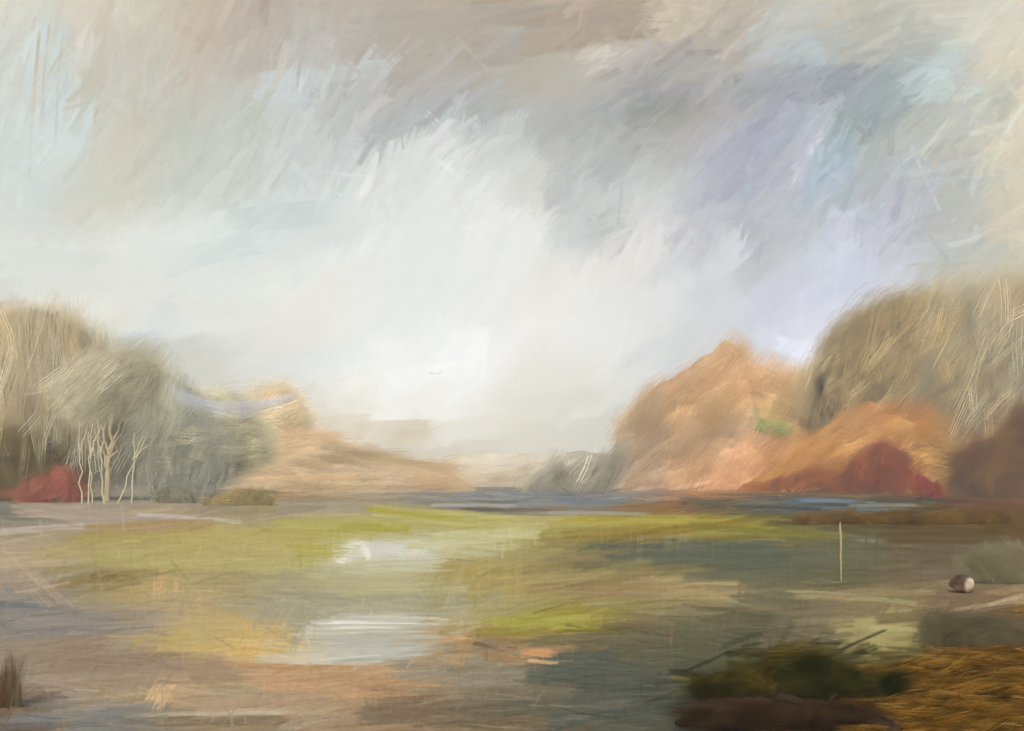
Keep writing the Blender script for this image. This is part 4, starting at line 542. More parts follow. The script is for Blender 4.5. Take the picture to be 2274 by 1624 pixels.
hp = hill('hill', [(1300, 1110), (1340, 1060), (1375, 1000), (1400, 935), (1440, 892), (1500, 838), (1560, 812), (1610, 772), (1640, 750), (1680, 786), (1740, 818), (1800, 836), (1860, 846), (1960, 840), (2100, 850), (2300, 880), (2500, 960), (2560, 1100)], 128, 20, HP,
     field([(1400, 950, 55), (1500, 900, 45), (1600, 900, 48), (1550, 1000, 65), (1600, 1050, 30), (1700, 850, 60), (1770, 850, 85), (1450, 1060, 55), (1700, 1000, 40), (1800, 1000, 35)]), 'peach coloured hill with a peaked top', haze_fade=.26, n=(120, 420, 900), jit=9,
     strokes=((1700, 955, -12, 95, 22, (120, 158, 94), .8, .1, .3), (1715, 962, -18, 50, 14, (104, 150, 84), .8, .1, .3), (1690, 925, 5, 70, 18, (160, 160, 112), .6, .1, .4), (1750, 945, 0, 80, 10, (146, 146, 116), .6, 0, .4),
              (1500, 935, -3, 120, 10, (152, 140, 120), .7, .05, .4), (1530, 985, 8, 200, 12, (146, 136, 120), .75, .04, .35), (1590, 972, 4, 110, 8, (130, 128, 120), .7, .05, .4), (1500, 1010, 4, 150, 12, (150, 138, 118), .6, .05, .4), (1470, 1040, 8, 120, 14, (152, 138, 116), .6, .05, .4), (1490, 905, -2, 90, 8, (156, 142, 122), .6, 0, .4),
              (1600, 1000, 40, 130, 26, (230, 192, 154), .7, .05, .45), (1570, 1060, 22, 220, 20, (218, 178, 140), .7, .04, .5), (1550, 1085, 20, 180, 14, (232, 188, 152), .7, .04, .5), (1640, 1040, 35, 160, 20, (214, 166, 126), .6, .04, .5), (1660, 820, 50, 160, 20, (222, 184, 138), .6, .04, .55), (1560, 870, 45, 240, 30, (198, 160, 116), .6, .04, .5), (1740, 860, 86, 110, 40, (210, 184, 148), .7, 0, .5), (1700, 800, -20, 110, 14, (172, 156, 138), .7, .05, .4), (1430, 1010, 60, 170, 60, (166, 146, 124), .7, .06, .2), (1400, 960, 58, 130, 40, (178, 168, 144), .6, .06, .3)),
     hair=(1300, [(244, 214, 172), (238, 204, 158), (150, 124, 94)]))
OP = table('''1700 1085 170 118 74;1760 1050 176 130 82;1800 1020 180 134 82;1850 1000 184 134 84;1850 960 170 134 94;1900 940 172 124 80;1950 910 176 118 70;1900 1000 186 142 84;1950 960 178 124 74;1980 930 172 116 70;2000 980 184 146 90;2050 990 172 140 92;2050 1050 180 144 88;2000 1060 176 140 80;2100 1000 148 128 106;2150 1000 138 114 92;2150 1050 130 100 66;2100 1080 150 116 66;2200 1080 96 70 40;2250 1100 154 116 70;2050 1095 130 104 60;1900 1090 150 104 60;1800 1085 150 98 64;2300 1000 150 120 80''')
ho = hill('hill', [(1600, 1110), (1660, 1088), (1740, 1050), (1800, 1006), (1860, 958), (1920, 912), (1970, 884), (2030, 900), (2100, 936), (2180, 950), (2300, 930), (2450, 960), (2560, 1010), (2620, 1100)], 110, 14, OP,
     field([(1750, 1050, 30), (1850, 1000, 30), (1950, 930, 40), (1980, 980, 25), (2050, 980, -30), (2080, 1030, -75), (2000, 1060, 25), (2150, 1050, -25), (2230, 1090, -10)]), 'orange ochre slope at the right shore', haze_fade=.18, n=(90, 320, 700), jit=10,
     hair=(800, [(232, 190, 124), (226, 184, 120), (140, 92, 50)]), ramp=1.1)

# ------------------------------------------------------------------ dab foliage
def dabs(N, c, ang, face, L, W, colr, K=7, Sg=5, bend=0.12, curv=0.1, jit=0.05, gap=0.9, tip=0.5, puff=None, cover=None):
    """N brush-shaped leaf sprays, each of K narrow blades.  c (N,3), ang/face degrees (N,), L/W metres (N,), colr (N,3) linear"""
    th = np.radians(ang)[:, None]; ph = np.radians(face)[:, None]
    u = np.concatenate([np.cos(ph), np.sin(ph), np.zeros_like(ph)], 1); z = np.array([[0, 0, 1.0]])
    a = np.cos(th) * u + np.sin(th) * z; b = -np.sin(th) * u + np.cos(th) * z; n = np.cross(a, b)
    k = np.arange(K)
    t = ((k[None, :] + 0.5) / K - 0.5) * W[:, None] + R.normal(0, 0.03, (N, K)) * W[:, None]
    s0 = -0.5 * L[:, None] * (1 + R.normal(0, 0.10, (N, K))); s1 = 0.5 * L[:, None] * (1 + R.normal(0, 0.13, (N, K)))
    w = W[:, None] / K * R.uniform(0.6, 1.25, (N, K)) * gap
    q = np.array((0, .16, .5, .82, 1.0))
    s = s0[..., None] + (s1 - s0)[..., None] * q                                     # N K S
    cv = R.normal(0, curv, (N, 1, 1)); bd = R.normal(0, bend, (N, 1, 1))
    lat = t[..., None] + cv * s * s / L[:, None, None]
    nor = bd * s * s / L[:, None, None] + R.normal(0, 0.006, (N, K, 1)) * L[:, None, None]
    P = c[:, None, None, :] + s[..., None] * a[:, None, None, :] + lat[..., None] * b[:, None, None, :] + nor[..., None] * n[:, None, None, :]
    wq = w[..., None] * np.interp(q, [0, 0.2, 0.8, 1], [0.6, 1, 1, tip])
    off = wq[..., None] * 0.5 * b[:, None, None, :]
    V = np.stack([P - off, P + off], -2).reshape(-1, 3)                               # N K S 2
    base = (np.arange(N * K) * Sg * 2)[:, None] + (np.arange(Sg - 1) * 2)[None, :]
    F = np.stack([base, base + 1, base + 3, base + 2], -1).reshape(-1, 4)
    cc = colr[:, None, :] * (1 + R.normal(0, jit, (N, K, 1)) + R.normal(0, jit * 0.25, (N, K, 3)))
    cc = np.repeat(cc.reshape(N * K, 1, 3), Sg * 2, 1).reshape(-1, 3)
    if puff is None: puff = np.tile(np.array((0.0, -0.5, 0.85)), (N, 1))
    pn = puff + R.normal(0, 0.10, (N, 3)); pn /= np.linalg.norm(pn, axis=1, keepdims=True)
    if cover is None: cover = np.full(N, .8)
    cvr = np.clip(cover[:, None, None] * R.uniform(.45, 1.15, (N, K, 1)), 0, 1) * np.array((.05, .9, 1, .8, 0.0))
    return V, F, np.clip(cc, 0.003, 0.9), np.repeat(pn, K * Sg * 2, 0), np.repeat(cvr.reshape(-1), 2), np.zeros((len(V), 3))
def veils(N, c, ang, face, L, W, colr, bend=0.12, curv=0.10, puff=None, cover=None):
    """N broad thin sprays of fine twigs: soft at the rim, streaked along their length"""
    A, Sg = 5, 7
    th = np.radians(ang)[:, None]; ph = np.radians(face)[:, None]
    u = np.concatenate([np.cos(ph), np.sin(ph), np.zeros_like(ph)], 1); z = np.array([[0, 0, 1.0]])
    a = np.cos(th) * u + np.sin(th) * z; b = -np.sin(th) * u + np.cos(th) * z; n = np.cross(a, b)
    t = np.linspace(-.5, .5, A)[None, None, :] * W[:, None, None]; q = np.linspace(-.5, .5, Sg)[None, :, None] * L[:, None, None]
    t = t * np.array((.7, .95, 1, 1, 1, .95, .8))[None, :, None] + R.normal(0, curv, (N, 1, 1)) * q * q / L[:, None, None]; q = q + 0 * t
    h = R.normal(0, bend, (N, 1, 1)) * q * q / L[:, None, None] + R.normal(0, .10, (N, 1, 1)) * t * np.abs(t) / W[:, None, None]
    P = c[:, None, None, :] + q[..., None] * a[:, None, None, :] + t[..., None] * b[:, None, None, :] + h[..., None] * n[:, None, None, :]
    base = (np.arange(N) * A * Sg)[:, None]; g = grid_faces(Sg, A)
    F = (base[:, :, None] + g[None]).reshape(-1, 4)
    cc = np.repeat(colr, A * Sg, 0) * (1 + np.repeat(R.normal(0, .05, (N, 1)), A * Sg, 0))
    if puff is None: puff = np.tile(np.array((0.0, -0.5, 0.85)), (N, 1))
    pn = puff / np.linalg.norm(puff, axis=1, keepdims=True)
    if cover is None: cover = np.full(N, .6)
    cvr = cover[:, None, None] * np.array((0, .75, 1, 1, .9, .6, 0))[None, :, None] * np.array((.25, .9, 1, .9, .25))[None, None, :]
    seed = R.random(N) * 90
    br = np.stack(np.broadcast_arrays(np.linspace(-1, 1, A)[None, None, :] * (W / W.mean())[:, None, None] * 4.5 + seed[:, None, None], np.linspace(0, 1, Sg)[None, :, None] * .7 + 0 * q, np.ones((N, Sg, A))), -1)
    return P.reshape(-1, 3), F, np.clip(cc, .003, .9), np.repeat(pn, A * Sg, 0), cvr.reshape(-1), br.reshape(-1, 3)
def leaf_mesh(name, geo, parent=None):
    v, f, c, pn, cv_, br = geo
    return mesh_from(name, v, f, c, M_LEAF, parent, puff=pn, extra={'Cover': cv_}, brush=br)
def drift(c, P, seed):
    """foliage colour that wanders slowly through a crown, light clumps beside dark ones"""
    r = np.random.default_rng(seed); span = np.ptp(c, axis=0).max() + 1e-6
    t = sum(np.sin((c @ r.standard_normal(3)) / span * f + r.uniform(0, 6.28)) for f in (5, 8, 12, 17)) / 2.6
    t = np.clip((t * 0.5 + 0.5) + r.normal(0, 0.10, len(c)), 0, 0.999) * (len(P) - 1)
    i = t.astype(int); f = (t - i)[:, None]
    return P[i] * (1 - f) + P[np.minimum(i + 1, len(P) - 1)] * f
def merge(parts):
    out_, n = [[] for _ in parts[0]], 0
    for p in parts:
        for k, a in enumerate(p): out_[k].append(a + n if k == 1 else a)
        n += len(p[0])
    return tuple(np.concatenate(a) for a in out_)
def pick_cols(pal, N, E=None):
    P = lin(np.array(pal, float)); i = R.integers(len(pal), size=N); f = R.random((N, 1)) * 0.45
    j = R.integers(len(pal), size=N)
    return (P[i] * (1 - f) + P[j] * f) / (E_DAB if E is None else E)
def crown_geo(blobs, Y, pal, n, L, W, ang, spread=18, deep=0.8, K=7, gap=1.0, shell=0.45, top_pal=None, jit=0.05, thick=(.42, .85), wash=.55):
    """blobs: rows (xd, yd, rx, ry, share) that give the crown its clumps"""
    out_ = []; s = Y / FD; tot = sum(b[4] for b in blobs)
    for (xd, yd, rx, ry, sh) in blobs:
        m = max(4, int(n * 1.35 * sh / tot))
        d = R.standard_normal((m, 3)); d /= np.linalg.norm(d, axis=1, keepdims=True); r = R.random((m, 1)) ** shell
        d = d * r
        c0 = at(xd, yd, Y); rm = (rx + ry) * 0.5 * deep
        c = np.array(c0)[None, :] + d * np.array([[rx * s, rm * s, ry * s]])
        c[:, 2] = np.maximum(c[:, 2], 0.12)
        cl = own(drift(c, lin(np.array(pal, float)), int(abs(xd) + len(pal))), np.full(m, Y), E_DAB) * (1 + R.normal(0, .085, (m, 1)))
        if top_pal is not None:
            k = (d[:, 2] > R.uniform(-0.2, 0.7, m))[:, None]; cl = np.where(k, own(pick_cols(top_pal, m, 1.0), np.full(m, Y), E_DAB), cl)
        aa = ang(xd, yd) if callable(ang) else ang
        pf = d / (r + 1e-6) * 0.55 + np.array([[0, -0.55, 0.5]])
        cov = thick[1] + (thick[0] - thick[1]) * r[:, 0] ** 2
        An, Fc, Ls, Ws = R.normal(aa, spread, m), R.uniform(-40, 40, m), R.uniform(*L, m) * s, R.uniform(*W, m) * s * 1.15
        tw = R.random(m) < .32
        if tw.sum() and thick[0] < .5 and Y > 20:
            ct = c[tw] + np.array([[0, -.5, 0]]) * rm * .5; nt_ = int(tw.sum())
            out_.append(dabs(nt_, ct, An[tw] + R.normal(0, 6, nt_), Fc[tw] * .5, Ls[tw] * R.uniform(.4, .9, nt_), R.uniform(10, 30, nt_) * s, cl[tw] * R.choice((.66, .8, 1.25, 1.4), (nt_, 1)), 4, gap=.35, jit=.05, puff=pf[tw], cover=np.full(nt_, .6)))
        k = R.random(m) < wash; h = ~k
        if k.sum(): out_.append(veils(int(k.sum()), c[k], An[k] + R.normal(0, 8, k.sum()), Fc[k], Ls[k] * 1.1, Ws[k] * 1.7, cl[k], puff=pf[k], cover=np.clip(cov[k] * 1.35, 0, .95)))
        if h.sum(): out_.append(dabs(int(h.sum()), c[h], An[h], Fc[h], Ls[h] * .8, Ws[h], cl[h], int(K * 1.4), gap=1.3 if gap > .7 else gap * 1.3, jit=jit, puff=pf[h], cover=cov[h] * .75))
    return merge(out_)
def tube(path, rad, col, sides=8, jit=0.12, knob=0.08):
    P = np.array(path, float); r = np.array(rad, float); n = len(P)
    T = np.gradient(P, axis=0); T /= np.linalg.norm(T, axis=1, keepdims=True) + 1e-9
    ref = np.where(np.abs(T[:, 1:2]) > 0.9, np.array([[1.0, 0, 0]]), np.array([[0, 1.0, 0]]))
    A = np.cross(T, ref); A /= np.linalg.norm(A, axis=1, keepdims=True); B = np.cross(T, A)
    th = np.linspace(0, 2 * np.pi, sides, endpoint=False)
    rr = r[:, None] * (1 + R.normal(0, knob, (n, sides)))
    V = P[:, None, :] + rr[..., None] * (np.cos(th)[None, :, None] * A[:, None, :] + np.sin(th)[None, :, None] * B[:, None, :])
    i = np.arange(n - 1)[:, None] * sides; j = np.arange(sides)[None, :]; j2 = (j + 1) % sides
    F = np.stack([i + j, i + j2, i + sides + j2, i + sides + j], -1).reshape(-1, 4)
    c = np.array(col)[None, :] * (1 + R.normal(0, jit, (n * sides, 1)))
    return V.reshape(-1, 3), F, np.clip(c, .003, .9)
def limb(p0, p1, r0, r1, col, n=7, wob=0.05):
    p0, p1 = np.array(p0, float), np.array(p1, float); q = np.linspace(0, 1, n)[:, None]
    L = np.linalg.norm(p1 - p0)
    P = p0 + (p1 - p0) * q + R.normal(0, wob * L, (n, 3)) * np.sin(q * np.pi) * np.array([[1, 0.6, 0.3]])
    return tube(P, np.linspace(r0, r1, n), col)
def trunk_geo(Y, xb, yb, xt, yt, w, col, limbs):
    """trunk from (xb,yb) to (xt,yt), base width w; limbs rows (share up, xd, yd)"""
    s = Y / FD; b = np.array(at(xb, yb, Y)); b[2] = min(b[2], -0.1); t = np.array(at(xt, yt, Y)); c = own(lin(col)[None], np.array([float(Y)]), E_BARK)[0]
    parts = [limb(b, t, w * s * 0.6, w * s * 0.22, c, 10, 0.02)]
    for (f, x, y) in limbs:
        o = b + (t - b) * f; e = np.array(at(x, y, Y)); e[1] += R.normal(0, 0.12) * np.linalg.norm(e - o)
        parts.append(limb(o, e, w * s * (0.34 - 0.14 * f), w * s * 0.07, c, 7, 0.04))
    return merge(parts)
def tree(name, label, cat, Y, base, crown, trunk=None, group=None):
    r = empty(name, at(base, HY + EYE * FD / Y, Y))
    leaf_mesh('crown', crown, r)
    if trunk is not None:
        v, f, c = trunk; mesh_from('trunk', v, f, c, M_BARK, r)
    tag(r, label, cat, group); return r

# --- left bank; the pale crown palettes hold painted haze
TAN = [(186, 171, 140), (176, 161, 130), (194, 179, 147), (170, 155, 124), (182, 168, 140), (200, 182, 148)]
tree('broad_tree', 'tall tan brown tree with streaky crown at the left edge', 'tree', 84, 70,
     crown_geo([(0, 800, 60, 50, 1), (60, 770, 60, 34, .8), (130, 780, 60, 40, .8), (190, 830, 44, 50, .6), (50, 880, 70, 70, 1.1), (130, 900, 60, 70, 1), (20, 960, 60, 60, .8), (200, 900, 40, 60, .4), (-70, 850, 80, 90, .8), (100, 980, 60, 60, .6), (170, 990, 40, 60, .4)], 84, TAN, 300, (110, 250), (36, 110), 87, 9, .6, K=15, gap=.9, top_pal=[(202, 193, 170), (196, 186, 160), (206, 198, 176)], thick=(.06, .46)),
     trunk_geo(84, 80, 1108, 78, 850, 20, (128, 112, 86), [(.5, 20, 850), (.6, 150, 830), (.75, 110, 790), (.45, -30, 900)]))
GREYT = [(182, 175, 153), (188, 179, 155), (175, 170, 150), (192, 183, 158), (184, 177, 158)]
tree('spreading_tree', 'grey brown tree spreading over a pale slanting trunk', 'tree', 76, 240,
     crown_geo([(190, 870, 40, 24, 1), (250, 845, 55, 24, 1.2), (305, 830, 34, 22, .8), (230, 890, 40, 22, .6), (280, 870, 34, 20, .5)], 76, GREYT, 80, (90, 190), (34, 80), 38, 14, .6, K=15, gap=.9, thick=(.10, .5)),
     trunk_geo(76, 238, 1086, 247, 880, 12, (184, 170, 138), [(.45, 200, 900), (.5, 290, 880), (.7, 270, 850), (.3, 210, 950), (.35, 300, 930)]))
PALE = [(190, 190, 173), (197, 195, 177), (184, 186, 170), (203, 199, 179), (188, 190, 175), (196, 190, 168)]
tree('willow', 'pale grey green willow with bare stems in the left grove', 'tree', 86, 340,
     crown_geo([(290, 930, 44, 44, 1), (350, 900, 50, 40, 1), (410, 940, 46, 50, 1), (320, 1000, 60, 50, .9), (400, 1020, 54, 46, .8), (240, 1000, 44, 60, .7), (190, 960, 40, 60, .5)], 86, PALE, 150, (90, 190), (50, 130), 76, 22, .6, K=15, gap=.9, thick=(.08, .5)),
     trunk_geo(86, 345, 1100, 352, 930, 8, (170, 162, 136), [(.2, 300, 940), (.3, 400, 900), (.5, 320, 890), (.4, 420, 960), (.15, 280, 1000)]))
tree('willow', 'cream washed willow beside the brown hill', 'tree', 92, 480,
     crown_geo([(450, 930, 40, 36, 1), (500, 940, 40, 40, 1), (470, 990, 56, 40, 1), (540, 985, 40, 40, .7), (440, 1035, 50, 34, .8)], 92, [(206, 197, 168), (198, 190, 160), (216, 207, 176), (188, 183, 158), (224, 213, 182)], 120, (90, 200), (30, 80), 5, 12, .6, K=14, gap=.9, thick=(.16, .62)),
     trunk_geo(92, 478, 1098, 480, 950, 8, (180, 168, 136), [(.3, 440, 940), (.4, 520, 930), (.6, 500, 920)]))
tree('round_tree', 'peach brown round tree standing above the brown hill', 'tree', 150, 620,
     crown_geo([(612, 912, 40, 26, 1), (585, 945, 46, 28, .8), (640, 938, 30, 30, .8)], 150, [(212, 196, 166), (208, 190, 158), (218, 202, 172), (204, 186, 154)], 50, (80, 150), (40, 90), 30, 18, .6, K=14, gap=.9, thick=(.16, .62)),
     trunk_geo(150, 618, 1000, 616, 930, 7, (180, 156, 122), [(.5, 590, 930), (.6, 640, 930)]))
# bare pale saplings in the grove
for i, (xb, yb, xt, yt, w) in enumerate(((182, 1075, 176, 935, 5), (196, 1078, 206, 940, 5), (232, 1080, 216, 930, 6), (262, 1080, 330, 960, 5), (292, 1084, 300, 960, 5), (205, 1076, 196, 960, 4))):
    v, f, c = merge([limb(np.array(at(xb, 1110, 71)) * np.array((1, 1, 0)), at(xt, yt, 71), w * 71 / FD * .4, .03, lin((190, 180, 150)) / E_BARK, 9, .02), limb(at((xb + xt) / 2, (yb + yt) / 2, 71), at(xt + 18, yt + 8, 71), .07, .025, lin((186, 176, 146)) / E_BARK, 6, .03)])
    tag(mesh_from('bare_sapling', v, f, c, M_BARK), 'thin cream bare sapling in front of the grey brown tree', 'sapling', 'bare saplings in the left grove')
def shrub(name, label, Y, base, blobs, pal, n, L, W, ang, spread=30, K=6, gap=.8, group=None, cat='shrub', top=None, stemcol=(90, 70, 52), jit=.06, thick=(.6, .95), wash=.5):
    r = empty(name, at(base, HY + EYE * FD / Y, Y))
    leaf_mesh('foliage', crown_geo(blobs, Y, pal, n, L, W, ang, spread, .6, K, gap, top_pal=top, jit=jit, thick=thick, wash=wash), r)
    st = []
    b = np.array(at(base, HY + EYE * FD / Y, Y)); b[2] = 0
    for (xd, yd, rx, ry, sh) in (blobs if (HY - blobs[0][1]) / FD * Y < 2.3 else blobs[:1]):
        e = np.array(at(xd, yd, Y)); b = np.array((e[0], e[1], e[2] - 1.2)) if e[2] > 4 and HY - blobs[0][1] > 90 else b; e = b + (e - b) * .45 if Y < 20 else e; st.append(limb(b + R.normal(0, .05, 3) * (1, 1, 0), e, 6 * Y / FD * .4, 2 * Y / FD * .4, lin(stemcol) / E_BARK, 6, .05))
    v, f, c = merge(st); mesh_from('stem', v, f, c, M_BARK, r)
    tag(r, label, cat, group); return r
shrub('dark_shrub', 'dark olive scrub shading the left edge behind the red bush', 79, 50, [(20, 1010, 60, 50, 1), (80, 1030, 60, 45, 1), (-40, 1040, 60, 60, .8), (130, 1060, 40, 30, .5), (30, 1075, 60, 30, .8)], [(112, 101, 68), (126, 113, 78), (98, 88, 58), (140, 126, 92), (118, 108, 80)], 150, (80, 190), (20, 50), -8, 12, gap=.9, thick=(.12, .6))
shrub('red_bush', 'rounded brick red bush at the left under the tall tan tree', 74, 115, [(90, 1095, 40, 18, 1), (140, 1082, 36, 26, 1.1), (165, 1098, 20, 18, .5), (70, 1102, 26, 12, .5), (112, 1078, 22, 16, .5)], [(154, 100, 86), (162, 108, 92), (146, 90, 76), (156, 104, 90), (168, 116, 102)], 80, (26, 60), (18, 44), 20, 44, K=11, gap=1.0, thick=(.3, .8))
shrub('low_shrub', 'small grey blue shrub at the end of the left bank', 72, 375, [(375, 1105, 42, 18, 1), (410, 1112, 26, 12, .5)], [(128, 124, 108), (140, 136, 118), (116, 112, 98)], 90, (24, 50), (10, 22), -30, 24, gap=.9)
shrub('brown_shrub', 'olive brown rounded shrub at the field edge below the brown hill', 66, 550, [(540, 1115, 50, 20, 1), (580, 1120, 26, 18, .5), (500, 1128, 40, 14, .7)], [(146, 132, 98), (156, 142, 106), (134, 120, 88), (150, 142, 100)], 140, (24, 56), (10, 24), 25, 24, gap=.9)
shrub('reed_clump', 'dark slanting reed clump on the far lake shore', 100, 1270, [(1230, 1062, 40, 20, 1), (1290, 1055, 40, 26, 1), (1340, 1045, 34, 30, .9), (1190, 1080, 30, 10, .6), (1310, 1080, 50, 12, .8), (1372, 1010, 20, 36, .3)], [(160, 154, 138), (150, 144, 128), (172, 166, 150), (142, 138, 124), (182, 176, 160), (196, 192, 176)], 110, (50, 110), (16, 36), 50, 7, gap=.9, cat='reeds', K=8, thick=(.12, .5))
# --- right bank
OLV = [(170, 155, 120), (163, 148, 113), (176, 161, 126), (168, 150, 117), (157, 141, 106), (180, 167, 136)]
tree('leaning_tree', 'big olive tan tree rising from the right hillside', 'tree', 112, 1960,
     crown_geo([(1875, 860, 30, 28, .7), (1920, 810, 40, 34, 1), (1970, 765, 44, 34, 1), (2030, 738, 44, 28, .9), (2090, 722, 40, 28, .6), (1950, 860, 60, 44, 1), (2030, 800, 60, 54, 1.1), (2060, 870, 60, 46, .9), (1880, 905, 44, 26, .5), (1990, 900, 60, 32, .7)], 112, OLV, 300, (90, 190), (44, 120), 56, 12, .6, K=15, gap=.92, thick=(.3, .85)),
     trunk_geo(112, 1985, 1100, 1990, 840, 20, (132, 112, 82), [(.5, 1920, 830), (.6, 2040, 790), (.75, 1990, 790), (.45, 1880, 880)]))
tree('pale_tree', 'pale sandy tree fading into the sky at the right edge', 'tree', 108, 2170,
     crown_geo([(2150, 712, 50, 36, .5), (2215, 705, 50, 44, .5), (2290, 690, 60, 50, .6), (2140, 810, 60, 54, 1), (2220, 830, 56, 60, 1), (2170, 890, 70, 54, 1), (2250, 910, 50, 50, .7), (2300, 850, 60, 70, .7), (2110, 930, 60, 44, .8)], 108, [(176, 160, 126), (182, 168, 136), (172, 154, 120), (188, 178, 152), (178, 162, 128), (192, 184, 162)], 250, (90, 210), (50, 130), 68, 24, .6, K=15, gap=.9, top_pal=[(188, 182, 162), (182, 172, 148), (190, 184, 168)], thick=(.08, .52)),
     trunk_geo(108, 2180, 1105, 2185, 860, 20, (134, 118, 92), [(.5, 2120, 820), (.6, 2240, 810), (.75, 2160, 790), (.5, 2270, 880)]))
shrub('dark_shrub', 'dark brown thicket under the trees at the right edge', 92, 2220, [(2170, 1040, 50, 36, .8), (2230, 1030, 50, 50, 1), (2250, 1080, 60, 40, 1), (2190, 1090, 60, 30, 1), (2290, 1050, 50, 60, .8), (2260, 960, 36, 50, .4)], [(104, 78, 48), (88, 64, 34), (122, 98, 66), (140, 112, 78), (100, 84, 56), (134, 112, 92)], 190, (80, 180), (20, 50), 30, 30, gap=.9, thick=(.15, .65))
RED = [(140, 92, 72), (148, 100, 78), (132, 84, 66), (150, 106, 82), (142, 90, 76)]
shrub('red_bush', 'large dark red bush under the olive tree on the right shore', 93, 1960, [(1958, 1022, 36, 26, 1), (1988, 1045, 32, 26, .8), (1920, 1052, 40, 22, .9), (1975, 1072, 46, 18, .7), (1900, 1076, 36, 12, .4)], RED, 90, (36, 90), (20, 48), 40, 24, K=12, gap=1.0, thick=(.3, .85))
shrub('red_bush', 'low russet bush running along the shore beside the large red one', 96, 1760, [(1790, 1058, 34, 12, 1), (1830, 1062, 30, 14, .8), (1740, 1075, 36, 8, .8), (1690, 1084, 34, 6, .6), (1850, 1080, 40, 10, .8), (1770, 1078, 56, 8, .8)], [(148, 104, 74), (140, 96, 68), (156, 112, 82), (146, 96, 72)], 50, (36, 90), (10, 24), 22, 14, K=10, gap=1.0, thick=(.2, .7))
shrub('red_bush', 'small magenta red bush at the foot of the ochre slope', 88, 2050, [(2048, 1076, 26, 16, 1), (2076, 1090, 14, 12, .4)], [(142, 84, 68), (132, 78, 62), (150, 98, 74)], 26, (24, 50), (10, 22), -55, 14, K=9, gap=.8)
shrub('green_shrub', 'bright green shrub halfway up the peach hill', 114, 1710, [(1690, 948, 26, 8, 1), (1725, 957, 22, 8, 1)], [(146, 162, 112), (134, 158, 104), (156, 166, 122)], 26, (36, 80), (12, 28), -14, 14, K=10, gap=.9, thick=(.12, .5))
# --- foreground things
Yp = gy(1290)
b0 = at(1867, 1290, Yp); b0.z = -0.15
post = merge([tube([b0, at(1867, 1262, Yp), at(1866, 1240, Yp), at(1867, 1210, Yp), at(1866, 1190, Yp), at(1865, 1170, Yp), at(1865, 1160, Yp)], [.010, .012, .015, .015, .021, .016, .007], lin((172, 150, 112)) / E_BARK, 7, .1, .12)])
tag(mesh_from('post', *post, M_BARK), 'thin pale weathered stake standing in the dark marsh', 'post')
def rock(name, label, xd, yd, rx, ry, col, cat='stone', edge=None):
    Y = gy(yd + ry * .8); s = Y / FD; nu, nv = 40, 24
    u = np.linspace(0, 2 * np.pi, nu, endpoint=False); v = np.linspace(0.05, np.pi - 0.05, nv)
    U, Vv = np.meshgrid(u, v)
    D = np.stack([np.cos(U) * np.sin(Vv), np.sin(U) * np.sin(Vv), np.cos(Vv)], -1)
    r = np.ones(U.shape)
    for k in range(14):
        n_ = R.standard_normal(3); n_ /= np.linalg.norm(n_); h = R.uniform(.6, .95)
        r = np.minimum(r, h / np.maximum(D @ n_, 1e-3))
    P = D * r[..., None] * np.array([rx * s, rx * s * .8, ry * s]) + R.normal(0, .006, D.shape) * rx * s
    c0 = np.array(at(xd, yd, Y)); c0[2] = max(c0[2], ry * s * .5); P = P.reshape(-1, 3) + c0
    i = np.arange(nv - 1)[:, None] * nu; j = np.arange(nu)[None, :]
    F = np.stack([i + j, i + nu + j, i + nu + (j + 1) % nu, i + (j + 1) % nu], -1).reshape(-1, 4)
    cc = np.repeat((lin(col) / E_BARK)[None, :], len(P), 0) * (1 + R.normal(0, .12, (len(P), 1)))
    if edge is not None:
        k = smooth(.35, .7, (D[..., 0] * .8 - D[..., 2] * .1 - D[..., 1] * .5).reshape(-1, 1)); cc = cc * (1 - k) + lin(edge) / E_BARK * k
    return tag(mesh_from(name, P, F, np.clip(cc, .003, .9), M_STONE, smooth_sh=False), label, cat)
rock('stone', 'small dark brown stone with a pale rim on the right of the marsh', 2134, 1298, 29, 22, (80, 64, 50), edge=(182, 166, 142))
# fallen log, bottom right
Yl = gy(1610)
lg = [at(1500, 1640, Yl * .99), at(1560, 1606, Yl), at(1640, 1592, Yl * 1.01), at(1740, 1598, Yl * 1.01), at(1840, 1622, Yl * 1.0), at(1940, 1664, Yl * .97), at(2000, 1700, Yl * .95)]
pp = np.array([tuple(p) for p in lg]); pp[:, 2] = np.maximum(pp[:, 2], 0.03)
q = np.linspace(0, len(pp) - 1, 40); pp = np.stack([np.interp(q, range(len(pp)), pp[:, i]) for i in range(3)], 1)
lr = empty('fallen_log', (float(pp[20][0]), float(pp[20][1]), 0))
v, f, c = tube(pp, np.interp(q, [0, .6, 1.4, 3, 5, 6], [.012, .06, .11, .15, .10, .03]), lin((50, 38, 30)) / E_BARK, 36, .16, .11)
c = c * (1 + np.tile(R.normal(0, .22, 36), 40)[:, None] + R.normal(0, .06, (36 * 40, 1))); c = np.clip(c, .003, .9)
mesh_from('trunk', v, f, c, M_BARK, lr)
mesh_from('branch', *limb(pp[24], pp[24] + np.array((.16, .05, .16)), .03, .012, lin((52, 36, 26)) / E_BARK), M_BARK, lr)
mesh_from('branch', *limb(pp[12], pp[12] + np.array((-.10, .02, .12)), .026, .010, lin((60, 44, 34)) / E_BARK), M_BARK, lr)
tag(lr, 'dark brown fallen log lying at the bottom right', 'log')
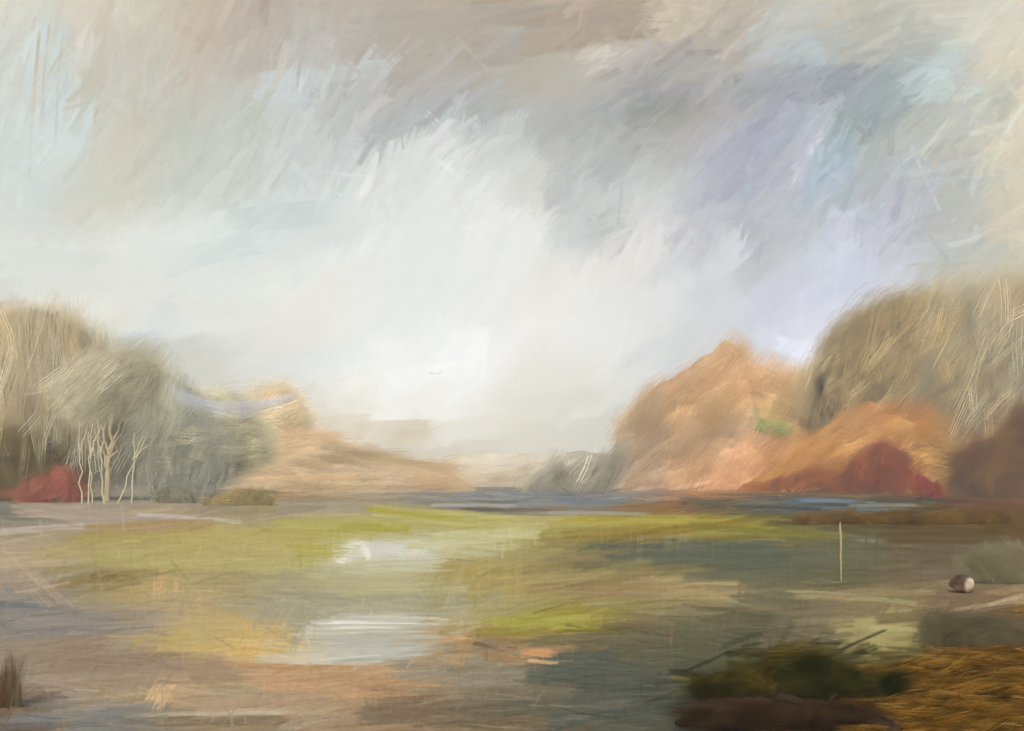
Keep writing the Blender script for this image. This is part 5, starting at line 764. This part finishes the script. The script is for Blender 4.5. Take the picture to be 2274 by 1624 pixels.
shrub('black_bush', 'near black green bush behind the fallen log', 8.25, 1740, [(1690, 1510, 90, 20, .8), (1770, 1480, 90, 30, 1), (1850, 1510, 90, 26, 1), (1600, 1550, 80, 12, .5), (1790, 1545, 130, 24, 1), (1930, 1530, 90, 30, .8), (1620, 1580, 80, 10, .4)], [(26, 30, 12), (44, 48, 24), (34, 40, 22), (70, 70, 46), (50, 42, 18), (104, 86, 40), (38, 44, 24), (60, 54, 28)], 230, (70, 200), (14, 44), 6, 14, K=14, gap=.9, thick=(.22, .8), wash=.3, jit=.2)
shrub('olive_mound', 'dull olive mound of sedge at the right above the golden reeds', 10.8, 2150, [(2110, 1400, 56, 30, 1), (2180, 1405, 60, 34, 1), (2150, 1445, 60, 26, 1), (2230, 1420, 40, 34, .8), (2190, 1460, 40, 16, .6)], [(98, 92, 68), (90, 86, 64), (108, 100, 76), (104, 92, 76), (118, 102, 82)], 130, (70, 170), (20, 56), 6, 18, K=14, gap=.9, cat='sedge', thick=(.15, .65), wash=.35, jit=.14)
shrub('grass_clump', 'faded grey green grass clump beside the pale rimmed stone at the right edge', 17.5, 2210, [(2190, 1255, 34, 24, 1), (2230, 1262, 36, 28, 1), (2258, 1245, 28, 30, .6)], [(122, 122, 104), (130, 126, 104), (112, 106, 82), (148, 136, 108), (116, 112, 80)], 70, (60, 140), (16, 40), -42, 16, K=11, gap=.8, cat='grass clump', thick=(.06, .45), wash=.4, jit=.12)
shrub('brown_shrub', 'rusty brown sedge along the far dark shore behind the pale stake', 40, 1900, [(1820, 1156, 50, 5, .8), (1900, 1164, 60, 7, 1), (1980, 1170, 60, 8, 1), (2060, 1164, 60, 12, .8), (2120, 1156, 50, 16, .8), (2180, 1172, 60, 16, .8)], [(104, 84, 54), (114, 92, 56), (92, 74, 46), (122, 98, 64), (98, 90, 68)], 150, (50, 120), (8, 22), 4, 8, K=10, gap=.8, cat='sedge')
shrub('dark_sedge', 'dark brown sedge lying over the fallen log', 7.32, 1720, [(1580, 1600, 60, 10, .8), (1680, 1592, 90, 12, 1), (1780, 1598, 90, 12, 1), (1880, 1612, 70, 14, .9), (1740, 1618, 120, 8, .8)], [(58, 44, 32), (46, 34, 24), (72, 56, 44), (38, 30, 18), (66, 56, 38)], 90, (120, 260), (10, 34), -5, 7, K=14, gap=.9, cat='sedge', thick=(.2, .7), wash=.25, jit=.2)
shrub('dark_sedge', 'dark brown upright sedge tuft in the bottom left corner', 8.1, 10, [(6, 1590, 14, 40, 1), (18, 1530, 12, 40, .7), (34, 1600, 12, 40, .6), (-20, 1600, 20, 50, .8)], [(92, 74, 54), (72, 56, 40), (112, 96, 76), (84, 68, 50), (124, 108, 88)], 16, (80, 170), (10, 22), 84, 8, K=9, gap=.4, cat='sedge')
# golden reeds, bottom right: uncounted
N = 900
xd = R.uniform(1900, 2420, N); yd = R.uniform(1490, 1680, N) - 140 * smooth(1960, 2260, xd) * R.random(N) ** .7
Y = EYE * FD / (yd - HY); c = np.stack([(xd - CX) / FD * Y, Y, np.full(N, .015) + R.random(N) * .03], 1)
geo = dabs(N, c, R.normal(4, 8, N), R.uniform(-40, 40, N), R.uniform(50, 150, N) * Y / FD, R.uniform(10, 30, N) * Y / FD, pick_cols([(112, 78, 26), (138, 100, 42), (84, 58, 16), (54, 38, 10), (150, 116, 58), (46, 33, 10)], N), 10, gap=.7, jit=.2)
tag(leaf_mesh('reeds', geo), 'golden brown flattened reeds filling the bottom right corner', kind='stuff')
# turf blades over the hills and shore: uncounted
parts = []
for (n, xa, xb, cvx, Yr, D, L, W, ang) in (
    (260, 1380, 1860, hp, 128, 20, (60, 170), (16, 56), 50), (170, 1720, 2120, ho, 110, 14, (60, 150), (14, 46), 32), (150, 450, 1000, hl, 140, 20, (80, 200), (10, 30), 3)):
    x = R.uniform(xa, xb, n); vv = R.random(n) ** .7
    H = np.interp(x, cvx[1], cvx[2])
    Z = (H + .3) * np.minimum(np.sin(vv * np.pi / 2) ** 1.2, .86) - .3 + .1
    tc_ = lin(np.clip(cvx[0].read(x, HY - (Z - EYE) / Yr * FD) + R.normal(0, 10, (n, 1)), 4, 250))
    tc_ = own(tc_, Yr - D + D * vv, E_TURF)
    c = np.stack([(x - CX) / FD * Yr, Yr - D + D * vv - .6, Z], 1)
    kv = n * 3 // 5
    parts.append(veils(kv, c[:kv], R.normal(ang, 12, kv), R.uniform(-20, 20, kv), R.uniform(*L, kv) * Yr / FD, R.uniform(*W, kv) * 1.8 * Yr / FD, tc_[:kv], cover=np.full(kv, .6)))
    c, tc_, n = c[kv:], tc_[kv:], n - kv
    parts.append(dabs(n, c, R.normal(ang, 14, n), R.uniform(-20, 20, n), .7 * R.uniform(*L, n) * Yr / FD, R.uniform(*W, n) * Yr / FD, tc_, 16, gap=1.0, jit=.06, cover=np.full(n, .42)))
n = 210; x = R.uniform(330, 2150, n); yy = R.uniform(1091, 1116, n) - 6 * smooth(1300, 1700, x); Yq = EYE * FD / (yy - HY)
shore = table('400 1100 160 152 132;600 1100 158 138 106;800 1100 158 146 126;1000 1100 146 144 138;1200 1100 130 134 136;1400 1100 140 138 134;1560 1100 168 128 94;1700 1100 120 110 92;1900 1100 118 104 80;2100 1100 112 90 62')
sh = np.array(shore); colr = np.stack([np.interp(x, sh[:, 0], sh[:, k]) for k in (2, 3, 4)], 1) + R.normal(0, 10, (n, 1))
parts.append(dabs(n, np.stack([(x - CX) / FD * Yq, Yq, np.full(n, .12) + R.random(n) * .25], 1), R.normal(2, 5, n), R.uniform(-14, 14, n), R.uniform(60, 190, n) * Yq / FD, R.uniform(5, 12, n) * Yq / FD, own(lin(np.clip(colr, 4, 250)), Yq, E_TURF), 8, gap=.8, jit=.06))
tag(leaf_mesh('grass', merge(parts)), 'dry peach and ochre grass over the hills', kind='stuff')
# wisps of ground mist before the left grove
n = 26; x = np.linspace(395, 640, n); y = 872 + 34 * np.sin(np.linspace(.15, 2.6, n)) + R.normal(0, 7, n); Ym = 70
c = np.stack([(x - CX) / FD * Ym, np.full(n, Ym) + R.normal(0, .3, n), EYE - (y - HY) / FD * Ym], 1)
geo = dabs(n, c, np.interp(x, [395, 460, 560, 640], [-40, -14, 2, 10]), R.uniform(-8, 8, n), R.uniform(60, 110, n) * Ym / FD, R.uniform(8, 22, n) * Ym / FD, pick_cols([(208, 212, 222), (216, 220, 228), (200, 206, 214)], n, np.array((1.5, 1.4, 1.3))), 12, gap=.8, jit=.03, cover=np.full(n, .30))
tag(leaf_mesh('mist', geo), 'thin pale blue wisp of mist before the left grove', kind='stuff')

# ------------------------------------------------------------------ air
def closed_box(name, lo, hi, mat):
    V = np.array([(x, y, z) for x in (lo[0], hi[0]) for y in (lo[1], hi[1]) for z in (lo[2], hi[2])], float)
    F = np.array([(0, 1, 3, 2), (4, 6, 7, 5), (0, 4, 5, 1), (2, 3, 7, 6), (0, 2, 6, 4), (1, 5, 7, 3)])
    return mesh_from(name, V, F, None, mat, smooth_sh=False)
m, nt, out = new_mat('damp_air')
pv = nt.nodes.new('ShaderNodeVolumePrincipled'); pv.inputs['Color'].default_value = HAZE_COL + (1,); pv.inputs['Density'].default_value = HAZE
nt.links.new(pv.outputs[0], out.inputs['Volume'])
tag(closed_box('haze', (-1000, -100, -1.15), (1000, 1000, 30), m), 'thin pale damp air over the marsh', kind='stuff')
# ------------------------------------------------------------------ light
w = bpy.data.worlds.new('World'); SC.world = w; w.use_nodes = True
nt = w.node_tree; bg = nt.nodes['Background']; sk = nt.nodes.new('ShaderNodeTexSky'); sk.sky_type = 'NISHITA'; sk.sun_disc = False
EL, AZ = 42.0, 195.0
sk.sun_elevation = math.radians(EL); sk.sun_rotation = math.radians(AZ); sk.dust_density = 4.0; sk.air_density = 1.0
nt.links.new(sk.outputs[0], bg.inputs['Color']); bg.inputs['Strength'].default_value = 0.15
sd = bpy.data.lights.new('sun', 'SUN'); sd.energy = 1.3; sd.angle = math.radians(40); sd.color = (1.0, 0.95, 0.87)
so = bpy.data.objects.new('sun', sd); COL.objects.link(so)
dv = Vector((math.sin(math.radians(AZ)) * math.cos(math.radians(EL)), math.cos(math.radians(AZ)) * math.cos(math.radians(EL)), math.sin(math.radians(EL))))
so.rotation_euler = dv.to_track_quat('Z', 'Y').to_euler()
cam = bpy.data.cameras.new('camera'); co = bpy.data.objects.new('camera', cam); COL.objects.link(co)
co.location = (0, 0, EYE); co.rotation_euler = (math.radians(90), 0, 0)
cam.sensor_width = 36; cam.lens = 36 * FD / 2273.0; cam.shift_y = (HY - 812.0) / 2273.0; cam.clip_end = 6000; cam.clip_start = 0.1
SC.camera = co
SC.cycles.use_denoising = True; SC.cycles.transparent_max_bounces = 28; SC.cycles.diffuse_bounces = 2; SC.cycles.max_bounces = 6
SC.view_settings.view_transform = 'Standard'; SC.view_settings.look = 'None'; SC.view_settings.exposure = EXPO; SC.view_settings.gamma = 1.0
